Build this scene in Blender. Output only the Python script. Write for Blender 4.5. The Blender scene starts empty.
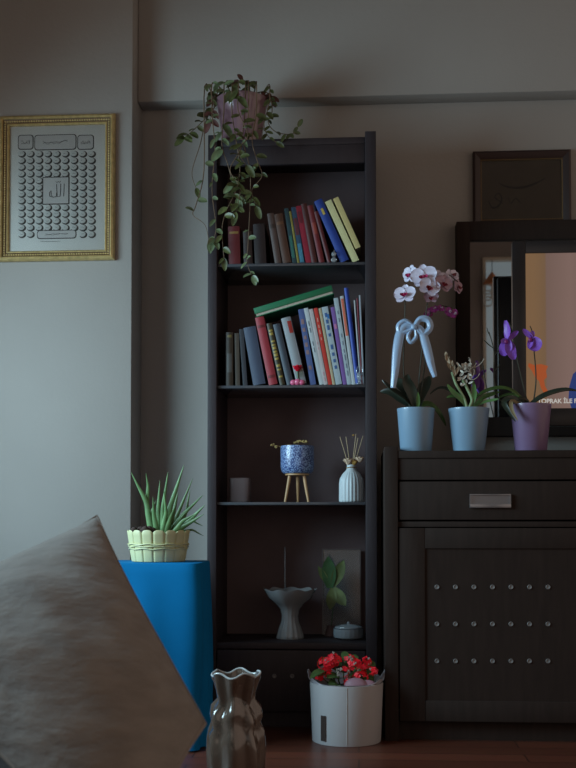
import bpy, bmesh, math, random
from mathutils import Vector, Matrix
random.seed(7)
S = bpy.context.scene
COL = S.collection

# ------------------------------------------------------------------ camera
CAMZ = 0.63; YAW = math.atan(.066); PITCH = math.atan(.030); F = 1067.0; CY = 492.0
cam_d = bpy.data.cameras.new('camera'); cam = bpy.data.objects.new('camera', cam_d); COL.objects.link(cam)
cam_d.sensor_fit = 'VERTICAL'; cam_d.sensor_height = 36.0; cam_d.lens = F/768*36
cam.location = (0, 0, CAMZ); cam.rotation_euler = (math.pi/2 + PITCH, 0, YAW)
cam_d.dof.use_dof = True; cam_d.dof.focus_distance = 3.3; cam_d.dof.aperture_fstop = 10
cam_d.shift_y = (CY-384)/768
S.camera = cam

# ------------------------------------------------------------------ light
w = bpy.data.worlds.new('World'); S.world = w; w.use_nodes = True
w.node_tree.nodes['Background'].inputs[0].default_value = (1.0, .79, .65, 1)
w.node_tree.nodes['Background'].inputs[1].default_value = .46

def area(name, loc, rot, sx, sy, power, color, spread=180):
    l = bpy.data.lights.new(name, 'AREA'); l.shape = 'RECTANGLE'; l.size = sx; l.size_y = sy
    l.energy = power; l.color = color; l.spread = math.radians(spread)
    o = bpy.data.objects.new(name, l); COL.objects.link(o); o.location = loc; o.rotation_euler = rot
    return o
# daylight just outside the window of the left wall, pointing in and a little down
WX = -1.75
area('window_daylight', (WX-.12, 2.30, 1.25), (0, math.radians(-62), math.radians(14)), .95, 1.1, 40, (.56, .85, 1.0), 144)

S.view_settings.view_transform = 'Standard'; S.view_settings.look = 'None'
S.view_settings.gamma = 1; S.view_settings.exposure = 0.0; S.view_settings.use_curve_mapping = False
S.cycles.max_bounces = 8; S.cycles.transparent_max_bounces = 24

# ------------------------------------------------------------------ pixel -> world (plane Y = const)
_f = Vector((-math.sin(YAW)*math.cos(PITCH), math.cos(YAW)*math.cos(PITCH), math.sin(PITCH)))
_r = Vector((math.cos(YAW), math.sin(YAW), 0)); _u = _r.cross(_f)
def at(px, py, Y):
    d = _f*F + _r*(px-288) + _u*(CY-py)
    t = Y/d.y
    return Vector((d.x*t, Y, CAMZ + d.z*t))
def X(px, Y, py=400): return at(px, py, Y).x
def Z(py, Y, px=288): return at(px, py, Y).z

# ------------------------------------------------------------------ materials
def srgb(*c):
    return tuple(((v/255)/12.92 if v/255 <= .04045 else ((v/255+.055)/1.055)**2.4) for v in c) + (1,)
def hexc(h): return srgb(int(h[0:2],16), int(h[2:4],16), int(h[4:6],16))
_mc = {}
def mat(name, col, rough=.6, metal=0, bump=0, bscale=60, var=0, vscale=8, sheen=0, coat=0, emis=None, stretch=None, spec=.5, trans=0):
    if name in _mc: return _mc[name]
    if isinstance(col, str): col = hexc(col)
    m = bpy.data.materials.new(name); m.use_nodes = True; nt = m.node_tree; N = nt.nodes; L = nt.links
    b = N['Principled BSDF']; b.inputs['Base Color'].default_value = col; b.inputs['Roughness'].default_value = rough
    b.inputs['Metallic'].default_value = metal; b.inputs['Sheen Weight'].default_value = sheen
    b.inputs['Coat Weight'].default_value = coat; b.inputs['Specular IOR Level'].default_value = spec
    b.inputs['Transmission Weight'].default_value = trans
    tc = N.new('ShaderNodeTexCoord'); src = tc.outputs['Object']
    if stretch:
        mp = N.new('ShaderNodeMapping'); mp.inputs['Scale'].default_value = stretch; L.new(src, mp.inputs[0]); src = mp.outputs[0]
    if var:
        n = N.new('ShaderNodeTexNoise'); n.inputs['Scale'].default_value = vscale; n.inputs['Detail'].default_value = 5; L.new(src, n.inputs['Vector'])
        cr = N.new('ShaderNodeValToRGB'); cr.color_ramp.elements[0].position = .3; cr.color_ramp.elements[1].position = .7
        cr.color_ramp.elements[0].color = tuple(max(0, c*(1-var)) for c in col[:3]) + (1,)
        cr.color_ramp.elements[1].color = tuple(min(1, c*(1+var)) for c in col[:3]) + (1,)
        L.new(n.outputs[0], cr.inputs[0]); L.new(cr.outputs[0], b.inputs['Base Color'])
    if bump:
        n = N.new('ShaderNodeTexNoise'); n.inputs['Scale'].default_value = bscale; n.inputs['Detail'].default_value = 4; L.new(src, n.inputs['Vector'])
        bp = N.new('ShaderNodeBump'); bp.inputs['Strength'].default_value = bump; bp.inputs['Distance'].default_value = .005
        L.new(n.outputs[0], bp.inputs['Height']); L.new(bp.outputs[0], b.inputs['Normal'])
    if emis:
        b.inputs['Emission Color'].default_value = col; b.inputs['Emission Strength'].default_value = emis
    _mc[name] = m; return m

def pane_mat(name, col=(1, 1, 1, 1), body=0.0, rough=.05, ior=1.45, bodycol=None):
    """thin clear glass: see-through, with surface reflection and optionally a little milky body"""
    if name in _mc: return _mc[name]
    m = bpy.data.materials.new(name); m.use_nodes = True; nt = m.node_tree; N = nt.nodes; L = nt.links
    N.remove(N['Principled BSDF']); out = N['Material Output']
    tr = N.new('ShaderNodeBsdfTransparent'); tr.inputs[0].default_value = col
    gl = N.new('ShaderNodeBsdfGlossy'); gl.inputs['Roughness'].default_value = rough
    fr = N.new('ShaderNodeFresnel'); fr.inputs[0].default_value = ior
    mx = N.new('ShaderNodeMixShader'); L.new(fr.outputs[0], mx.inputs[0])
    if body:
        df = N.new('ShaderNodeBsdfDiffuse'); df.inputs[0].default_value = bodycol or (.8, .85, .9, 1)
        m2 = N.new('ShaderNodeMixShader'); m2.inputs[0].default_value = body
        L.new(tr.outputs[0], m2.inputs[1]); L.new(df.outputs[0], m2.inputs[2]); L.new(m2.outputs[0], mx.inputs[1])
    else: L.new(tr.outputs[0], mx.inputs[1])
    L.new(gl.outputs[0], mx.inputs[2]); L.new(mx.outputs[0], out.inputs[0])
    _mc[name] = m; return m

M_wall = mat('wall_paint', (.36, .335, .31, 1), .85, bump=.12, bscale=90, var=.03, vscale=3)
M_dark = mat('black_brown_wood', (.034, .026, .030, 1), .55, bump=.1, bscale=30, var=.12, vscale=9, stretch=(8, 8, 1), spec=.35)
M_dark_bright = mat('black_brown_wood_brightened', (.15, .11, .115, 1), .7, var=.1, vscale=9, spec=.2)  # same wood, colour lightened to offset the dim bookcase interior
M_cab = mat('espresso_wood', (.030, .0195, .016, 1), .7, bump=.04, bscale=26, var=.12, vscale=9, stretch=(8, 8, 1), spec=.15)
M_gold = mat('gold_leaf', (.62, .46, .20, 1), .34, metal=.45, bump=.15, bscale=120, var=.2, vscale=60)
M_gold2 = mat('antique_gold', (.15, .09, .045, 1), .4, metal=.35, var=.3, vscale=80)
M_soil = mat('soil', (.02, .013, .01, 1), .95, bump=.8, bscale=150)
M_green = mat('leaf_green', (.05, .11, .045, 1), .4, var=.35, vscale=30, spec=.4)

# ------------------------------------------------------------------ mesh helpers
def bm_new(): return bmesh.new()
def box(bm, lo, hi, bev=0, seg=2):
    v = [bm.verts.new((x, y, z)) for x in (lo[0], hi[0]) for y in (lo[1], hi[1]) for z in (lo[2], hi[2])]
    f = [(0,1,3,2),(4,6,7,5),(0,4,5,1),(2,3,7,6),(0,2,6,4),(1,5,7,3)]
    fs = [bm.faces.new([v[i] for i in q]) for q in f]
    if bev:
        es = list({e for q in fs for e in q.edges})
        bmesh.ops.bevel(bm, geom=es, offset=bev, segments=seg, profile=.5, affect='EDGES')
    return v
def lathe(bm, prof, c=(0,0,0), n=40, wave=None, cap_b=True, cap_t=False):
    rings = []
    for i, (r, z) in enumerate(prof):
        ring = []
        for k in range(n):
            a = 2*math.pi*k/n
            rr = r; zz = z
            if wave: rr, zz = wave(i, a, r, z)
            ring.append(bm.verts.new((c[0]+rr*math.cos(a), c[1]+rr*math.sin(a), c[2]+zz)))
        rings.append(ring)
    for a, b in zip(rings, rings[1:]):
        for k in range(n): bm.faces.new((a[k], a[(k+1)%n], b[(k+1)%n], b[k]))
    if cap_b: bm.faces.new(rings[0][::-1])
    if cap_t: bm.faces.new(rings[-1])
    return rings
def tube(bm, pts, r, n=8, cap=True, flat=1.0):
    """r float or list; smooth tube through the points"""
    pts = [Vector(p) for p in pts]; R = r if isinstance(r, (list, tuple)) else [r]*len(pts)
    rings = []; nrm = None
    for i, p in enumerate(pts):
        t = (pts[min(i+1, len(pts)-1)] - pts[max(i-1, 0)])
        if t.length < 1e-9: t = Vector((0,0,1))
        t.normalize()
        if nrm is None: nrm = t.orthogonal().normalized() if abs(t.y) > .9 else (Vector((0,1,0)) - t*t.y).normalized()
        else:
            nrm = nrm - t*nrm.dot(t)
            nrm = nrm.normalized() if nrm.length > 1e-6 else t.orthogonal().normalized()
        bn = t.cross(nrm)
        rings.append([bm.verts.new(p + (nrm*math.cos(a)*flat + bn*math.sin(a))*R[i]) for a in (2*math.pi*k/n for k in range(n))])
    for a, b in zip(rings, rings[1:]):
        for k in range(n): bm.faces.new((a[k], a[(k+1)%n], b[(k+1)%n], b[k]))
    if cap: bm.faces.new(rings[0][::-1]); bm.faces.new(rings[-1])
def spline(pts, n=6):
    pts = [Vector(p) for p in pts]; out = []
    for i in range(len(pts)-1):
        p0 = pts[max(i-1, 0)]; p1 = pts[i]; p2 = pts[i+1]; p3 = pts[min(i+2, len(pts)-1)]
        for k in range(n):
            t = k/n
            out.append(.5*((2*p1)+(p2-p0)*t+(2*p0-5*p1+4*p2-p3)*t*t+(3*p1-p0-3*p2+p3)*t**3))
    out.append(pts[-1]); return out
def sphere(bm, c, r, sc=(1,1,1), u=12, v=8):
    m = Matrix.Translation(c) @ Matrix.Diagonal((r*sc[0], r*sc[1], r*sc[2], 1))
    bmesh.ops.create_uvsphere(bm, u_segments=u, v_segments=v, radius=1, matrix=m)
def blade(bm, pts, width, up=(0,-1,0), fold=.25, thick=.0012, tip=.15, basew=.4, peak=.5):
    """leaf blade along a curve, folded at the midrib, closed with real thickness"""
    pts = [Vector(p) for p in pts]; n = len(pts); up = Vector(up).normalized()
    T = []; B = []
    for i, p in enumerate(pts):
        t = (pts[min(i+1, n-1)] - pts[max(i-1, 0)]).normalized()
        s = t.cross(up); s = s.normalized() if s.length > 1e-5 else t.orthogonal().normalized()
        nn = s.cross(t).normalized(); q = i/(n-1)
        if q < peak: wv = basew + (1-basew)*math.sin(q/peak*math.pi/2)
        else: wv = math.cos((q-peak)/(1-peak)*math.pi/2)**.8*(1-tip*.2)+.02
        h = width/2*wv
        row = [p - s*h + nn*h*fold, p - s*h*.5 + nn*h*fold*.35, p, p + s*h*.5 + nn*h*fold*.35, p + s*h + nn*h*fold]
        T.append([bm.verts.new(a + nn*thick/2) for a in row]); B.append([bm.verts.new(a - nn*thick/2) for a in row])
    for i in range(n-1):
        for k in range(4):
            bm.faces.new((T[i][k], T[i][k+1], T[i+1][k+1], T[i+1][k])); bm.faces.new((B[i][k], B[i+1][k], B[i+1][k+1], B[i][k+1]))
        bm.faces.new((T[i][0], T[i+1][0], B[i+1][0], B[i][0])); bm.faces.new((T[i][4], B[i][4], B[i+1][4], T[i+1][4]))
    bm.faces.new(T[0][::-1]+B[0]); bm.faces.new(T[-1]+B[-1][::-1])
def oval_leaf(bm, base, d, L, W, up=(0,-1,0), droop=.2, thick=.0008):
    base = Vector(base); d = Vector(d).normalized()
    pts = [base + d*L*q + Vector((0,0,-1))*droop*L*q*q for q in (0,.15,.35,.55,.75,.9,1)]
    blade(bm, pts, W, up=up, fold=.3, thick=thick, basew=.15, peak=.4)

def link(name, bm, m, parent=None, origin=None, smooth=True, angle=40, mats=None):
    bmesh.ops.recalc_face_normals(bm, faces=bm.faces)
    if origin is not None: bmesh.ops.translate(bm, verts=bm.verts, vec=-Vector(origin))
    me = bpy.data.meshes.new(name); bm.to_mesh(me); bm.free()
    for mm in ([m] if mats is None else mats): me.materials.append(mm)
    if smooth:
        me.polygons.foreach_set('use_smooth', [True]*len(me.polygons))
        try: me.set_sharp_from_angle(angle=math.radians(angle))
        except Exception: pass
    o = bpy.data.objects.new(name, me); COL.objects.link(o)
    if parent is not None: o.parent = parent
    elif origin is not None: o.location = origin
    return o
class Thing:
    def __init__(s, name, label, cat, loc, group=None, rot=None):
        s.loc = Vector(loc); e = bpy.data.objects.new(name, None); e.empty_display_size = .05; COL.objects.link(e); s.e = e
        e.location = s.loc; e['label'] = label; e['category'] = cat
        if group: e['group'] = group
        if rot: e.rotation_euler = rot
    def part(s, name, bm, m, parent=None, label=None, local=False, **k):
        """mesh given in world coordinates (or local) becomes a part, or a sub-part of `parent`"""
        o = link(name, bm, m, parent=(parent or s.e), origin=(None if local else s.loc), **k)
        if label: o['label'] = label
        return o
def single(name, bm, m, label, cat, loc, group=None, **k):
    o = link(name, bm, m, origin=loc, **k); o['label'] = label; o['category'] = cat
    if group: o['group'] = group
    return o
def struct(name, bm, m, parent=None, **k):
    o = link(name, bm, m, parent=parent, **k)
    if parent is None: o['kind'] = 'structure'
    return o

# ------------------------------------------------------------------ room shell
YW = 3.62                        # recessed wall plane behind the furniture
YP = 3.46                        # front of the pillar at the left
YBM = 3.54                       # front of the beam
XP = X(131.5, YP, 330)           # right edge of the pillar
ZB = Z(98, YBM, 288)             # underside of the beam
ZC = 2.75
XR = 2.3; YF = -.8
def bx(lo, hi, bev=0):
    bm = bm_new(); box(bm, lo, hi, bev); return bm
M_floor = None
def floor_mat():
    m = bpy.data.materials.new('red_brown_parquet'); m.use_nodes = True; nt = m.node_tree; N = nt.nodes; L = nt.links
    b = N['Principled BSDF']; b.inputs['Roughness'].default_value = .38
    tc = N.new('ShaderNodeTexCoord'); br = N.new('ShaderNodeTexBrick'); L.new(tc.outputs['Object'], br.inputs['Vector'])
    br.inputs['Color1'].default_value = (.16, .045, .025, 1); br.inputs['Color2'].default_value = (.11, .032, .018, 1)
    br.inputs['Mortar'].default_value = (.03, .012, .008, 1); br.inputs['Scale'].default_value = 1
    br.inputs['Mortar Size'].default_value = .002; br.inputs['Brick Width'].default_value = .9; br.inputs['Row Height'].default_value = .09
    n = N.new('ShaderNodeTexNoise'); n.inputs['Scale'].default_value = 20
    mp = N.new('ShaderNodeMapping'); mp.inputs['Scale'].default_value = (1, 9, 1); L.new(tc.outputs['Object'], mp.inputs[0]); L.new(mp.outputs[0], n.inputs['Vector'])
    mx = N.new('ShaderNodeMix'); mx.data_type = 'RGBA'; mx.blend_type = 'MULTIPLY'; mx.inputs[0].default_value = .5
    L.new(br.outputs[0], mx.inputs[6]); L.new(n.outputs[1], mx.inputs[7]); L.new(mx.outputs[2], b.inputs['Base Color'])
    return m
struct('floor', bx((WX-.15, YF-.1, -.05), (XR, YW+.15, 0)), floor_mat())
struct('wall_back', bx((XP-.02, YW, 0), (XR, YW+.15, ZC)), M_wall)
struct('trim_1', bx((XP+.0005, YBM, ZB), (XR, YW-.0005, ZC), .004), M_wall)          # the beam along the top of the wall
struct('trim_2', bx((WX, YP, 0), (XP, YW+.15, ZC), .004), M_wall)                   # the pillar at the left
# left wall with its window opening
WY0, WY1, WZ0, WZ1 = 1.75, 2.95, .70, 1.85
bm = bm_new()
box(bm, (WX-.15, YF, 0), (WX, WY0, ZC)); box(bm, (WX-.15, WY1, 0), (WX, YW+.15, ZC))
box(bm, (WX-.15, WY0, 0), (WX, WY1, WZ0)); box(bm, (WX-.15, WY0, WZ1), (WX, WY1, ZC))
struct('wall_left', bm, M_wall)
bm = bm_new()
for lo, hi in (((WY0, WZ0), (WY0+.05, WZ1)), ((WY1-.05, WZ0), (WY1, WZ1)), ((WY0+.05, WZ0), (WY1-.05, WZ0+.05)), ((WY0+.05, WZ1-.05), (WY1-.05, WZ1))):
    box(bm, (WX-.02, lo[0], lo[1]), (WX+.03, hi[0], hi[1]), .004)
struct('window_1', bm, mat('white_window_paint', 'd8d8d4', .5))
# wall behind the camera with a tall narrow window, seen in the mirror
VY = 2*3.578 - YF
v0 = at(482.5, 258, VY); v1 = at(505, 420, VY)
w0, w1, wz0, wz1 = v0.x, v0.x+.42, .9, v0.z
bm = bm_new()
box(bm, (w0-.35, YF-.1, 0), (w0, YF, ZC)); box(bm, (w1, YF-.1, 0), (w1+.25, YF, ZC)); box(bm, (w0, YF-.1, 0), (w1, YF, wz0)); box(bm, (w0, YF-.1, wz1), (w1, YF, ZC))
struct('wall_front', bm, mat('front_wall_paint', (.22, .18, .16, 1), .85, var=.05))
bm = bm_new(); t = .022
box(bm, (w0, YF-.06, wz0), (w0+t, YF+.02, wz1)); box(bm, (w1-t, YF-.06, wz0), (w1, YF+.02, wz1))
box(bm, (w0+t, YF-.06, wz0), (w1-t, YF+.02, wz0+t)); box(bm, (w0+t, YF-.06, wz1-t), (w1-t, YF+.02, wz1))
wf = struct('window_2', bm, mat('pale_window_frame', (.5, .42, .33, 1), .5))
bm = bm_new(); box(bm, (w0+t, YF-.05, wz0+t), (w1-t, YF-.04, wz1-t))
struct('pane', bm, mat('overcast_window', (.34, .42, .46, 1), .3, emis=.27), parent=wf)
struct('ceiling', bx((WX-.15, YF-.1, ZC), (XR, YW+.15, ZC+.05)), M_wall)
# baseboards
M_base = mat('baseboard_paint', (.35, .31, .28, 1), .5)
struct('baseboard_left', bx((WX+.0005, YP-.012, 0.0005), (XP-.03, YP-.0005, .07), .003), M_base)

# ------------------------------------------------------------------ bookcase
YB = 3.30; YBB = 3.59
xl0, xl1 = X(208, YB, 150), X(217, YB, 150)
xr0, xr1 = X(365, YB, 150), X(376, YB, 150)
ztop = Z(131, YB, 370)
PT = xl1-xl0
bc = Thing('bookcase', 'tall narrow black-brown open bookcase with glass shelves full of books', 'bookcase', ((xl0+xr1)/2, YB, 0))
for a, b, in ((xl0, xl1), (xr0, xr1)):
    bc.part('side_panel', bx((a, YB, 0), (b, YBB, ztop), .002), M_dark)
bc.part('back_panel', bx((xl1, YBB-.012, .03), (xr0, YBB-.001, ztop-.02)), M_dark_bright)
zt1 = Z(137, YB, 290); zt0 = Z(163, YB, 290)
bc.part('top_panel', bx((xl1, YB+.012, zt1-.022), (xr0, YBB-.013, zt1), .002), M_dark)
bc.part('cornice_board', bx((xl1, YB+.010, zt0), (xr0, YB+.028, zt1-.023), .002), M_dark)
zs1 = Z(262, YB, 290); zs2 = Z(384.5, YB, 290); zs3 = Z(502, YB, 290)      # top surfaces of the three shelves
M_gshelf = mat('smoked_glass_shelf', (.10, .105, .12, 1), .15, spec=.6, trans=.35)
YS = YB+.012
for z in (zs1, zs2, zs3):
    bc.part('shelf', bx((xl1+.0005, YS, z-.009), (xr0-.0005, YBB-.0125, z), .001), M_gshelf, label='dark glass shelf')
zd = Z(643, YB, 290)
bc.part('bottom_shelf', bx((xl1, YB+.004, zd-.02), (xr0, YBB-.0125, zd), .002), M_dark)
bc.part('plinth', bx((xl1, YB+.03, 0), (xr0, YB+.045, .05)), M_dark)
dr = bc.part('door', bx((xl1+.002, YB+.003, .052), (xr0-.002, YB+.021, zd-.023), .002), M_dark)
M_stud = mat('dull_metal_stud', (.19, .175, .17, 1), .6, metal=.3)
def studs(th, parent, px0, step, n, py, Y):
    for k in range(n):
        p = at(px0+step*k, py, Y)
        bm = bm_new()
        prof = [(.0068, 0), (.0070, .0012), (.0058, .0022), (.0042, .0014), (.0, .0006)]
        lathe(bm, prof, n=16)
        bmesh.ops.rotate(bm, verts=bm.verts, cent=(0,0,0), matrix=Matrix.Rotation(math.pi/2, 3, 'X'))
        bmesh.ops.translate(bm, verts=bm.verts, vec=p)
        th.part('stud', bm, M_stud, parent=parent)
studs(bc, dr, 239, 17.7, 7, 676, YB+.003)

# ------------------------------------------------------------------ books
M_page = mat('book_pages', (.46, .42, .34, 1), .8, bump=.3, bscale=300, stretch=(40, 1, 1))
INL, INR = xl1+.001, xr0-.0015
_prev = {'r': None}
def corners(x0, z0, t, h, th):
    c, s = math.cos(th), math.sin(th)      # leaning left by th; pivot is the lower left corner
    P = lambda x, z: (x0 + x*c - z*s, z0 + x*s + z*c)
    return [P(0,0), P(t,0), P(t,h), P(0,h)]
def overlap(A, B):
    for R in (A, B):
        for i in range(4):
            ax = (R[(i+1)%4][1]-R[i][1], R[i][0]-R[(i+1)%4][0]); l = math.hypot(*ax); ax = (ax[0]/l, ax[1]/l)
            a = [p[0]*ax[0]+p[1]*ax[1] for p in A]; b = [p[0]*ax[0]+p[1]*ax[1] for p in B]
            if max(a) <= min(b)+.0003 or max(b) <= min(a)+.0003: return False
    return True
ov_report = []
def book(xb, xt, wpx, ytop, shelfz, ybot, Y0, depth, col, label, group, band=None, bandcol=None, kind='hard', stripes=None):
    Yc = Y0
    sc = Yc/F*1.0
    b = at(xb, ybot, Yc); tp = at(xt, ytop, Yc)
    th = math.atan2(b.x-tp.x, tp.z-b.z); h = math.hypot(b.x-tp.x, tp.z-b.z)
    t = wpx*sc*math.cos(th)*.97
    x0 = b.x; z0 = shelfz+.0006 if ybot > 255 else b.z
    k = 0
    x0 = max(x0, INL+.001 + max(0, h*math.sin(th)))
    while _prev['r'] and any(overlap(corners(x0, z0, t, h, th), r) for r in _prev['r'][-2:]) and k < 120: x0 += .0005; k += 1
    xr = max(c[0] for c in corners(x0, z0, t, h, th))
    while xr > INR and t > .004: t -= .0005; xr = max(c[0] for c in corners(x0, z0, t, h, th))
    ov_report.append((label, round(k*.5), round((xr-INR)*1000), round(t*1000)))
    _prev['r'].append(corners(x0, z0, t, h, th))
    T = Thing('book', label, 'book', (x0, Yc, z0), group=group, rot=(0, -th, 0))
    ct = .0022 if kind == 'hard' else .0008
    m = mat('cover_'+col, col, .55 if kind == 'hard' else .4, bump=.1, bscale=200, var=.08, vscale=20)
    bm = bm_new()
    # spine (slightly rounded), two boards
    n = 8; rows = []
    bulge = .003 if kind == 'hard' else .0006
    for z in (0, h):
        r = [(t*i/n, -bulge*math.sin(math.pi*i/n), z) for i in range(n+1)] + [(t, ct, z), (0, ct, z)]
        rows.append([bm.verts.new(v) for v in r])
    N = len(rows[0])
    for i in range(N): bm.faces.new((rows[0][i], rows[0][(i+1)%N], rows[1][(i+1)%N], rows[1][i]))
    bm.faces.new(rows[0][::-1]); bm.faces.new(rows[1])
    box(bm, (0, ct, 0), (ct, depth, h)); box(bm, (t-ct, ct, 0), (t, depth, h))
    cv = T.part('cover', bm, m, local=True)
    inset = .003 if kind == 'hard' else .0004
    if t > 2*ct+.0014:
        T.part('pages', bx((ct+.0002, ct+.0002, inset), (t-ct-.0002, depth-inset, h-inset)), M_page, local=True)
    for st in (stripes or []):
        z0_, z1_, c_, f0, f1 = st
        bm = bm_new(); rr = []
        for z in (h*z0_, h*z1_):
            rr.append([bm.verts.new((t*(f0+(f1-f0)*i/6), -bulge*math.sin(math.pi*(f0+(f1-f0)*i/6))-.0005, z)) for i in range(7)] +
                      [bm.verts.new((t*(f0+(f1-f0)*i/6), -bulge*math.sin(math.pi*(f0+(f1-f0)*i/6))+.0002, z)) for i in range(6, -1, -1)])
        for i in range(14): bm.faces.new((rr[0][i], rr[0][(i+1)%14], rr[1][(i+1)%14], rr[1][i]))
        bm.faces.new(rr[0][::-1]); bm.faces.new(rr[1])
        T.part('spine_label', bm, mat('label_'+c_, c_, .5, var=.1, vscale=150), parent=cv, local=True)
    return T
def letters(c='3a3f55', z0=.25, z1=.85, n=7, f0=.38, f1=.6):
    out = []; rnd = random.Random(int(z0*100)+n)
    L = (z1-z0)/n
    for i in range(n):
        if rnd.random() < .25: continue
        out.append((z0+i*L, z0+i*L+L*rnd.uniform(.4, .75), c, f0, f1))
    return out
G1 = 'books leaning on the top glass shelf'; G2 = 'books standing on the middle glass shelf'
Y1 = YS+.012
_prev['r'] = []
BK1 = [
 (229, 228, 12, 224, '5e1b20', 'short dark red book upright behind the trailing vines, leftmost of its shelf', 'hard', [(.8,.86,'8a6a3a',.1,.9)]),
 (244, 243, 9, 229, '2c1e1c', 'dull black-brown book just right of the red book behind the vines', 'hard', None),
 (255, 253, 12, 222, '251a1c', 'wide near-black book in the dark gap left of the grey-brown book', 'hard', None),
 (275, 267, 7, 212, '54433f', 'faded grey-brown book leaning left beside its plain brown neighbour', 'hard', [(.7,.78,'3a2c28',.1,.9)]),
 (283, 274, 9, 213, '52362a', 'plain brown book leaning left on the upper book shelf', 'hard', [(.78,.84,'6d4a34',.1,.9)]),
 (292.5, 284, 4.5, 207, '24434a', 'thin dark teal book right of the plain brown book', 'soft', [(.1,.5,'2d6a60',.2,.8)]),
 (297.5, 289, 2.2, 210, '8c8440', 'very thin yellow-spined booklet between teal and blue-green books', 'soft', None),
 (300, 291, 5, 206, '2b4c66', 'slim blue and green book beside the thin yellow booklet', 'soft', [(0.02,.35,'3f7f98',.1,.9),(.5,.8,'5b2a35',.1,.9)]),
 (305.3, 295, 5.8, 205, '8e2036', 'crimson book leaning left right of the slim blue and green book', 'soft', [(.7,.9,'6b1c2b',.2,.8)]),
 (311.8, 301, 6, 203, '4b1d1c', 'dark maroon book leaning left beside the crimson book', 'hard', None),
 (318.5, 306.5, 6, 205, '6c1d24', 'brick red book leaning left in the red run, before the blue volume', 'hard', [(.5,.7,'8c3a30',.2,.8)]),
 (325.5, 312, 4.5, 211, '57191e', 'dark red book leaning directly against the big blue volume', 'hard', None),
 (339, 312, 9.5, 201, '1e3f92', 'thick bright blue volume leaning steeply left', 'hard', [(.76,.86,'c0a84e',.35,.65)]),
 (353, 325, 7.5, 201.5, 'd2d09c', 'wide pale cream book leaning steeply just right of the blue volume', 'soft', None),
 (355.5, 333, 6.3, 199, 'c8ba80', 'dull yellow book leaning behind the cream book, near the right panel', 'soft', None),
]
for xb, xt, wp, yt, c, lab, kd, st in BK1:
    # feet of the steep books reach the glass; the last ones are stopped by the side panel
    book(xb, xt, wp, yt, zs1, 249 if c == 'c8ba80' else 262, Y1, .155 if kd == 'soft' else .17, c, lab, G1, kind=kd, stripes=st)
Y2 = YS+.012
_prev['r'] = []
BK2 = [
 (238-12, 226, 8, 331, '33291f', 'dark olive-brown book at the far left of the middle book shelf', 'hard', [(.25,.6,'4b4a48',.15,.85),(.9,.95,'6a5d33',.2,.8)]),
 (235.5, 234.5, 5, 332, '423c35', 'thin dull grey book second from the left on the middle shelf', 'soft', None),
 (243, 239, 5, 328, '2e343c', 'slim charcoal book left of the broad slate-blue book', 'soft', None),
 (250.5, 240.5, 14, 327, '3e495e', 'broad slate-blue book leaning left on the middle shelf', 'hard', None),
 (269, 255, 10, 317, '962f3a', 'tall red book under the left end of the lying green book', 'hard', [(.1,.14,'6a2026',.1,.9),(.84,.88,'6a2026',.1,.9)]),
 (280, 266.5, 6.0, 323, '3a3320', 'black book with gold ornamented spine right of the tall red book', 'hard', letters('a08a3c', .12, .92, 14, .15, .85)),
 (287, 273, 8, 324, '3c4550', 'dark steel-grey book between gold-spined and white-grey books', 'hard', None),
 (297, 281, 11, 318, '8f959a', 'pale grey book with a red square near the top of its spine', 'hard', [(.76,.94,'a5342f',.55,.95),(.1,.2,'77807a',.1,.9)]),
 (311, 298, 6.5, 309, '4a5f90', 'periwinkle blue book left of the run of white paperbacks', 'soft', letters('8b6f72', .1, .9, 8, .2, .7)),
 (320, 303, 5, 308, 'b6c0c4', 'first white paperback of the run, beside the periwinkle book', 'soft', letters('6a7480')),
 (325, 308.5, 4.5, 309, 'b9b2b2', 'pinkish white paperback left of the scarlet one', 'soft', letters('b58a90', .05, .6, 8)),
 (330, 313.5, 4.5, 308, 'c0392f', 'slim scarlet paperback among the white ones', 'soft', letters('d8a090', .5, .9, 5)),
 (334.5, 318.5, 3, 308, 'b5a98a', 'thin buff booklet right of the scarlet paperback', 'soft', None),
 (338, 321.5, 7, 307, 'a7b6bd', 'widest white paperback with blue printed title', 'soft', letters('3c5f92', .2, .95, 9, .3, .7)+[(.84,.9,'2f73b5',.6,.95)]),
 (345.5, 330.5, 4.5, 307, '7a5a9e', 'purple paperback in the run of white books', 'soft', [(.72,.78,'c77ba0',.2,.8)]),
 (350, 333.5, 5.0, 298, 'a9b8bf', 'tall white paperback right of the purple one', 'soft', letters('6d7d8c', .1, .9, 9)),
 (355, 340, 3.8, 296, 'bcc5c8', 'tall white paperback with an orange-red upper spine', 'soft', [(.55,.97,'d2705a',.12,.88)]),
 (359, 344, 4.8, 288, '1f3f9c', 'tallest royal blue book rising above the white paperbacks', 'hard', None),
 (362.2, 352.5, 1.5, 300, 'b8bcc0', 'very thin white booklet right of the royal blue book', 'soft', None),
 (363.8, 355.3, 1.6, 298, '7b2b38', 'very thin dark red booklet near the right panel', 'soft', None),
 (365, 357.5, 1.8, 295, 'a4abb4', 'thin pale grey booklet standing highest beside the right panel', 'soft', None),
]
# the whole run is spread evenly between the panels, so nothing collides
for xb, xt, wp, yt, c, lab, kd, st in BK2:
    xb = xb - max(0, (xb-300))*.055
    book(xb, xt, wp*.93, yt, zs2, 384.5, Y2, .15 if kd == 'soft' else .16, c, lab, G2, kind=kd, stripes=st)
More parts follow.
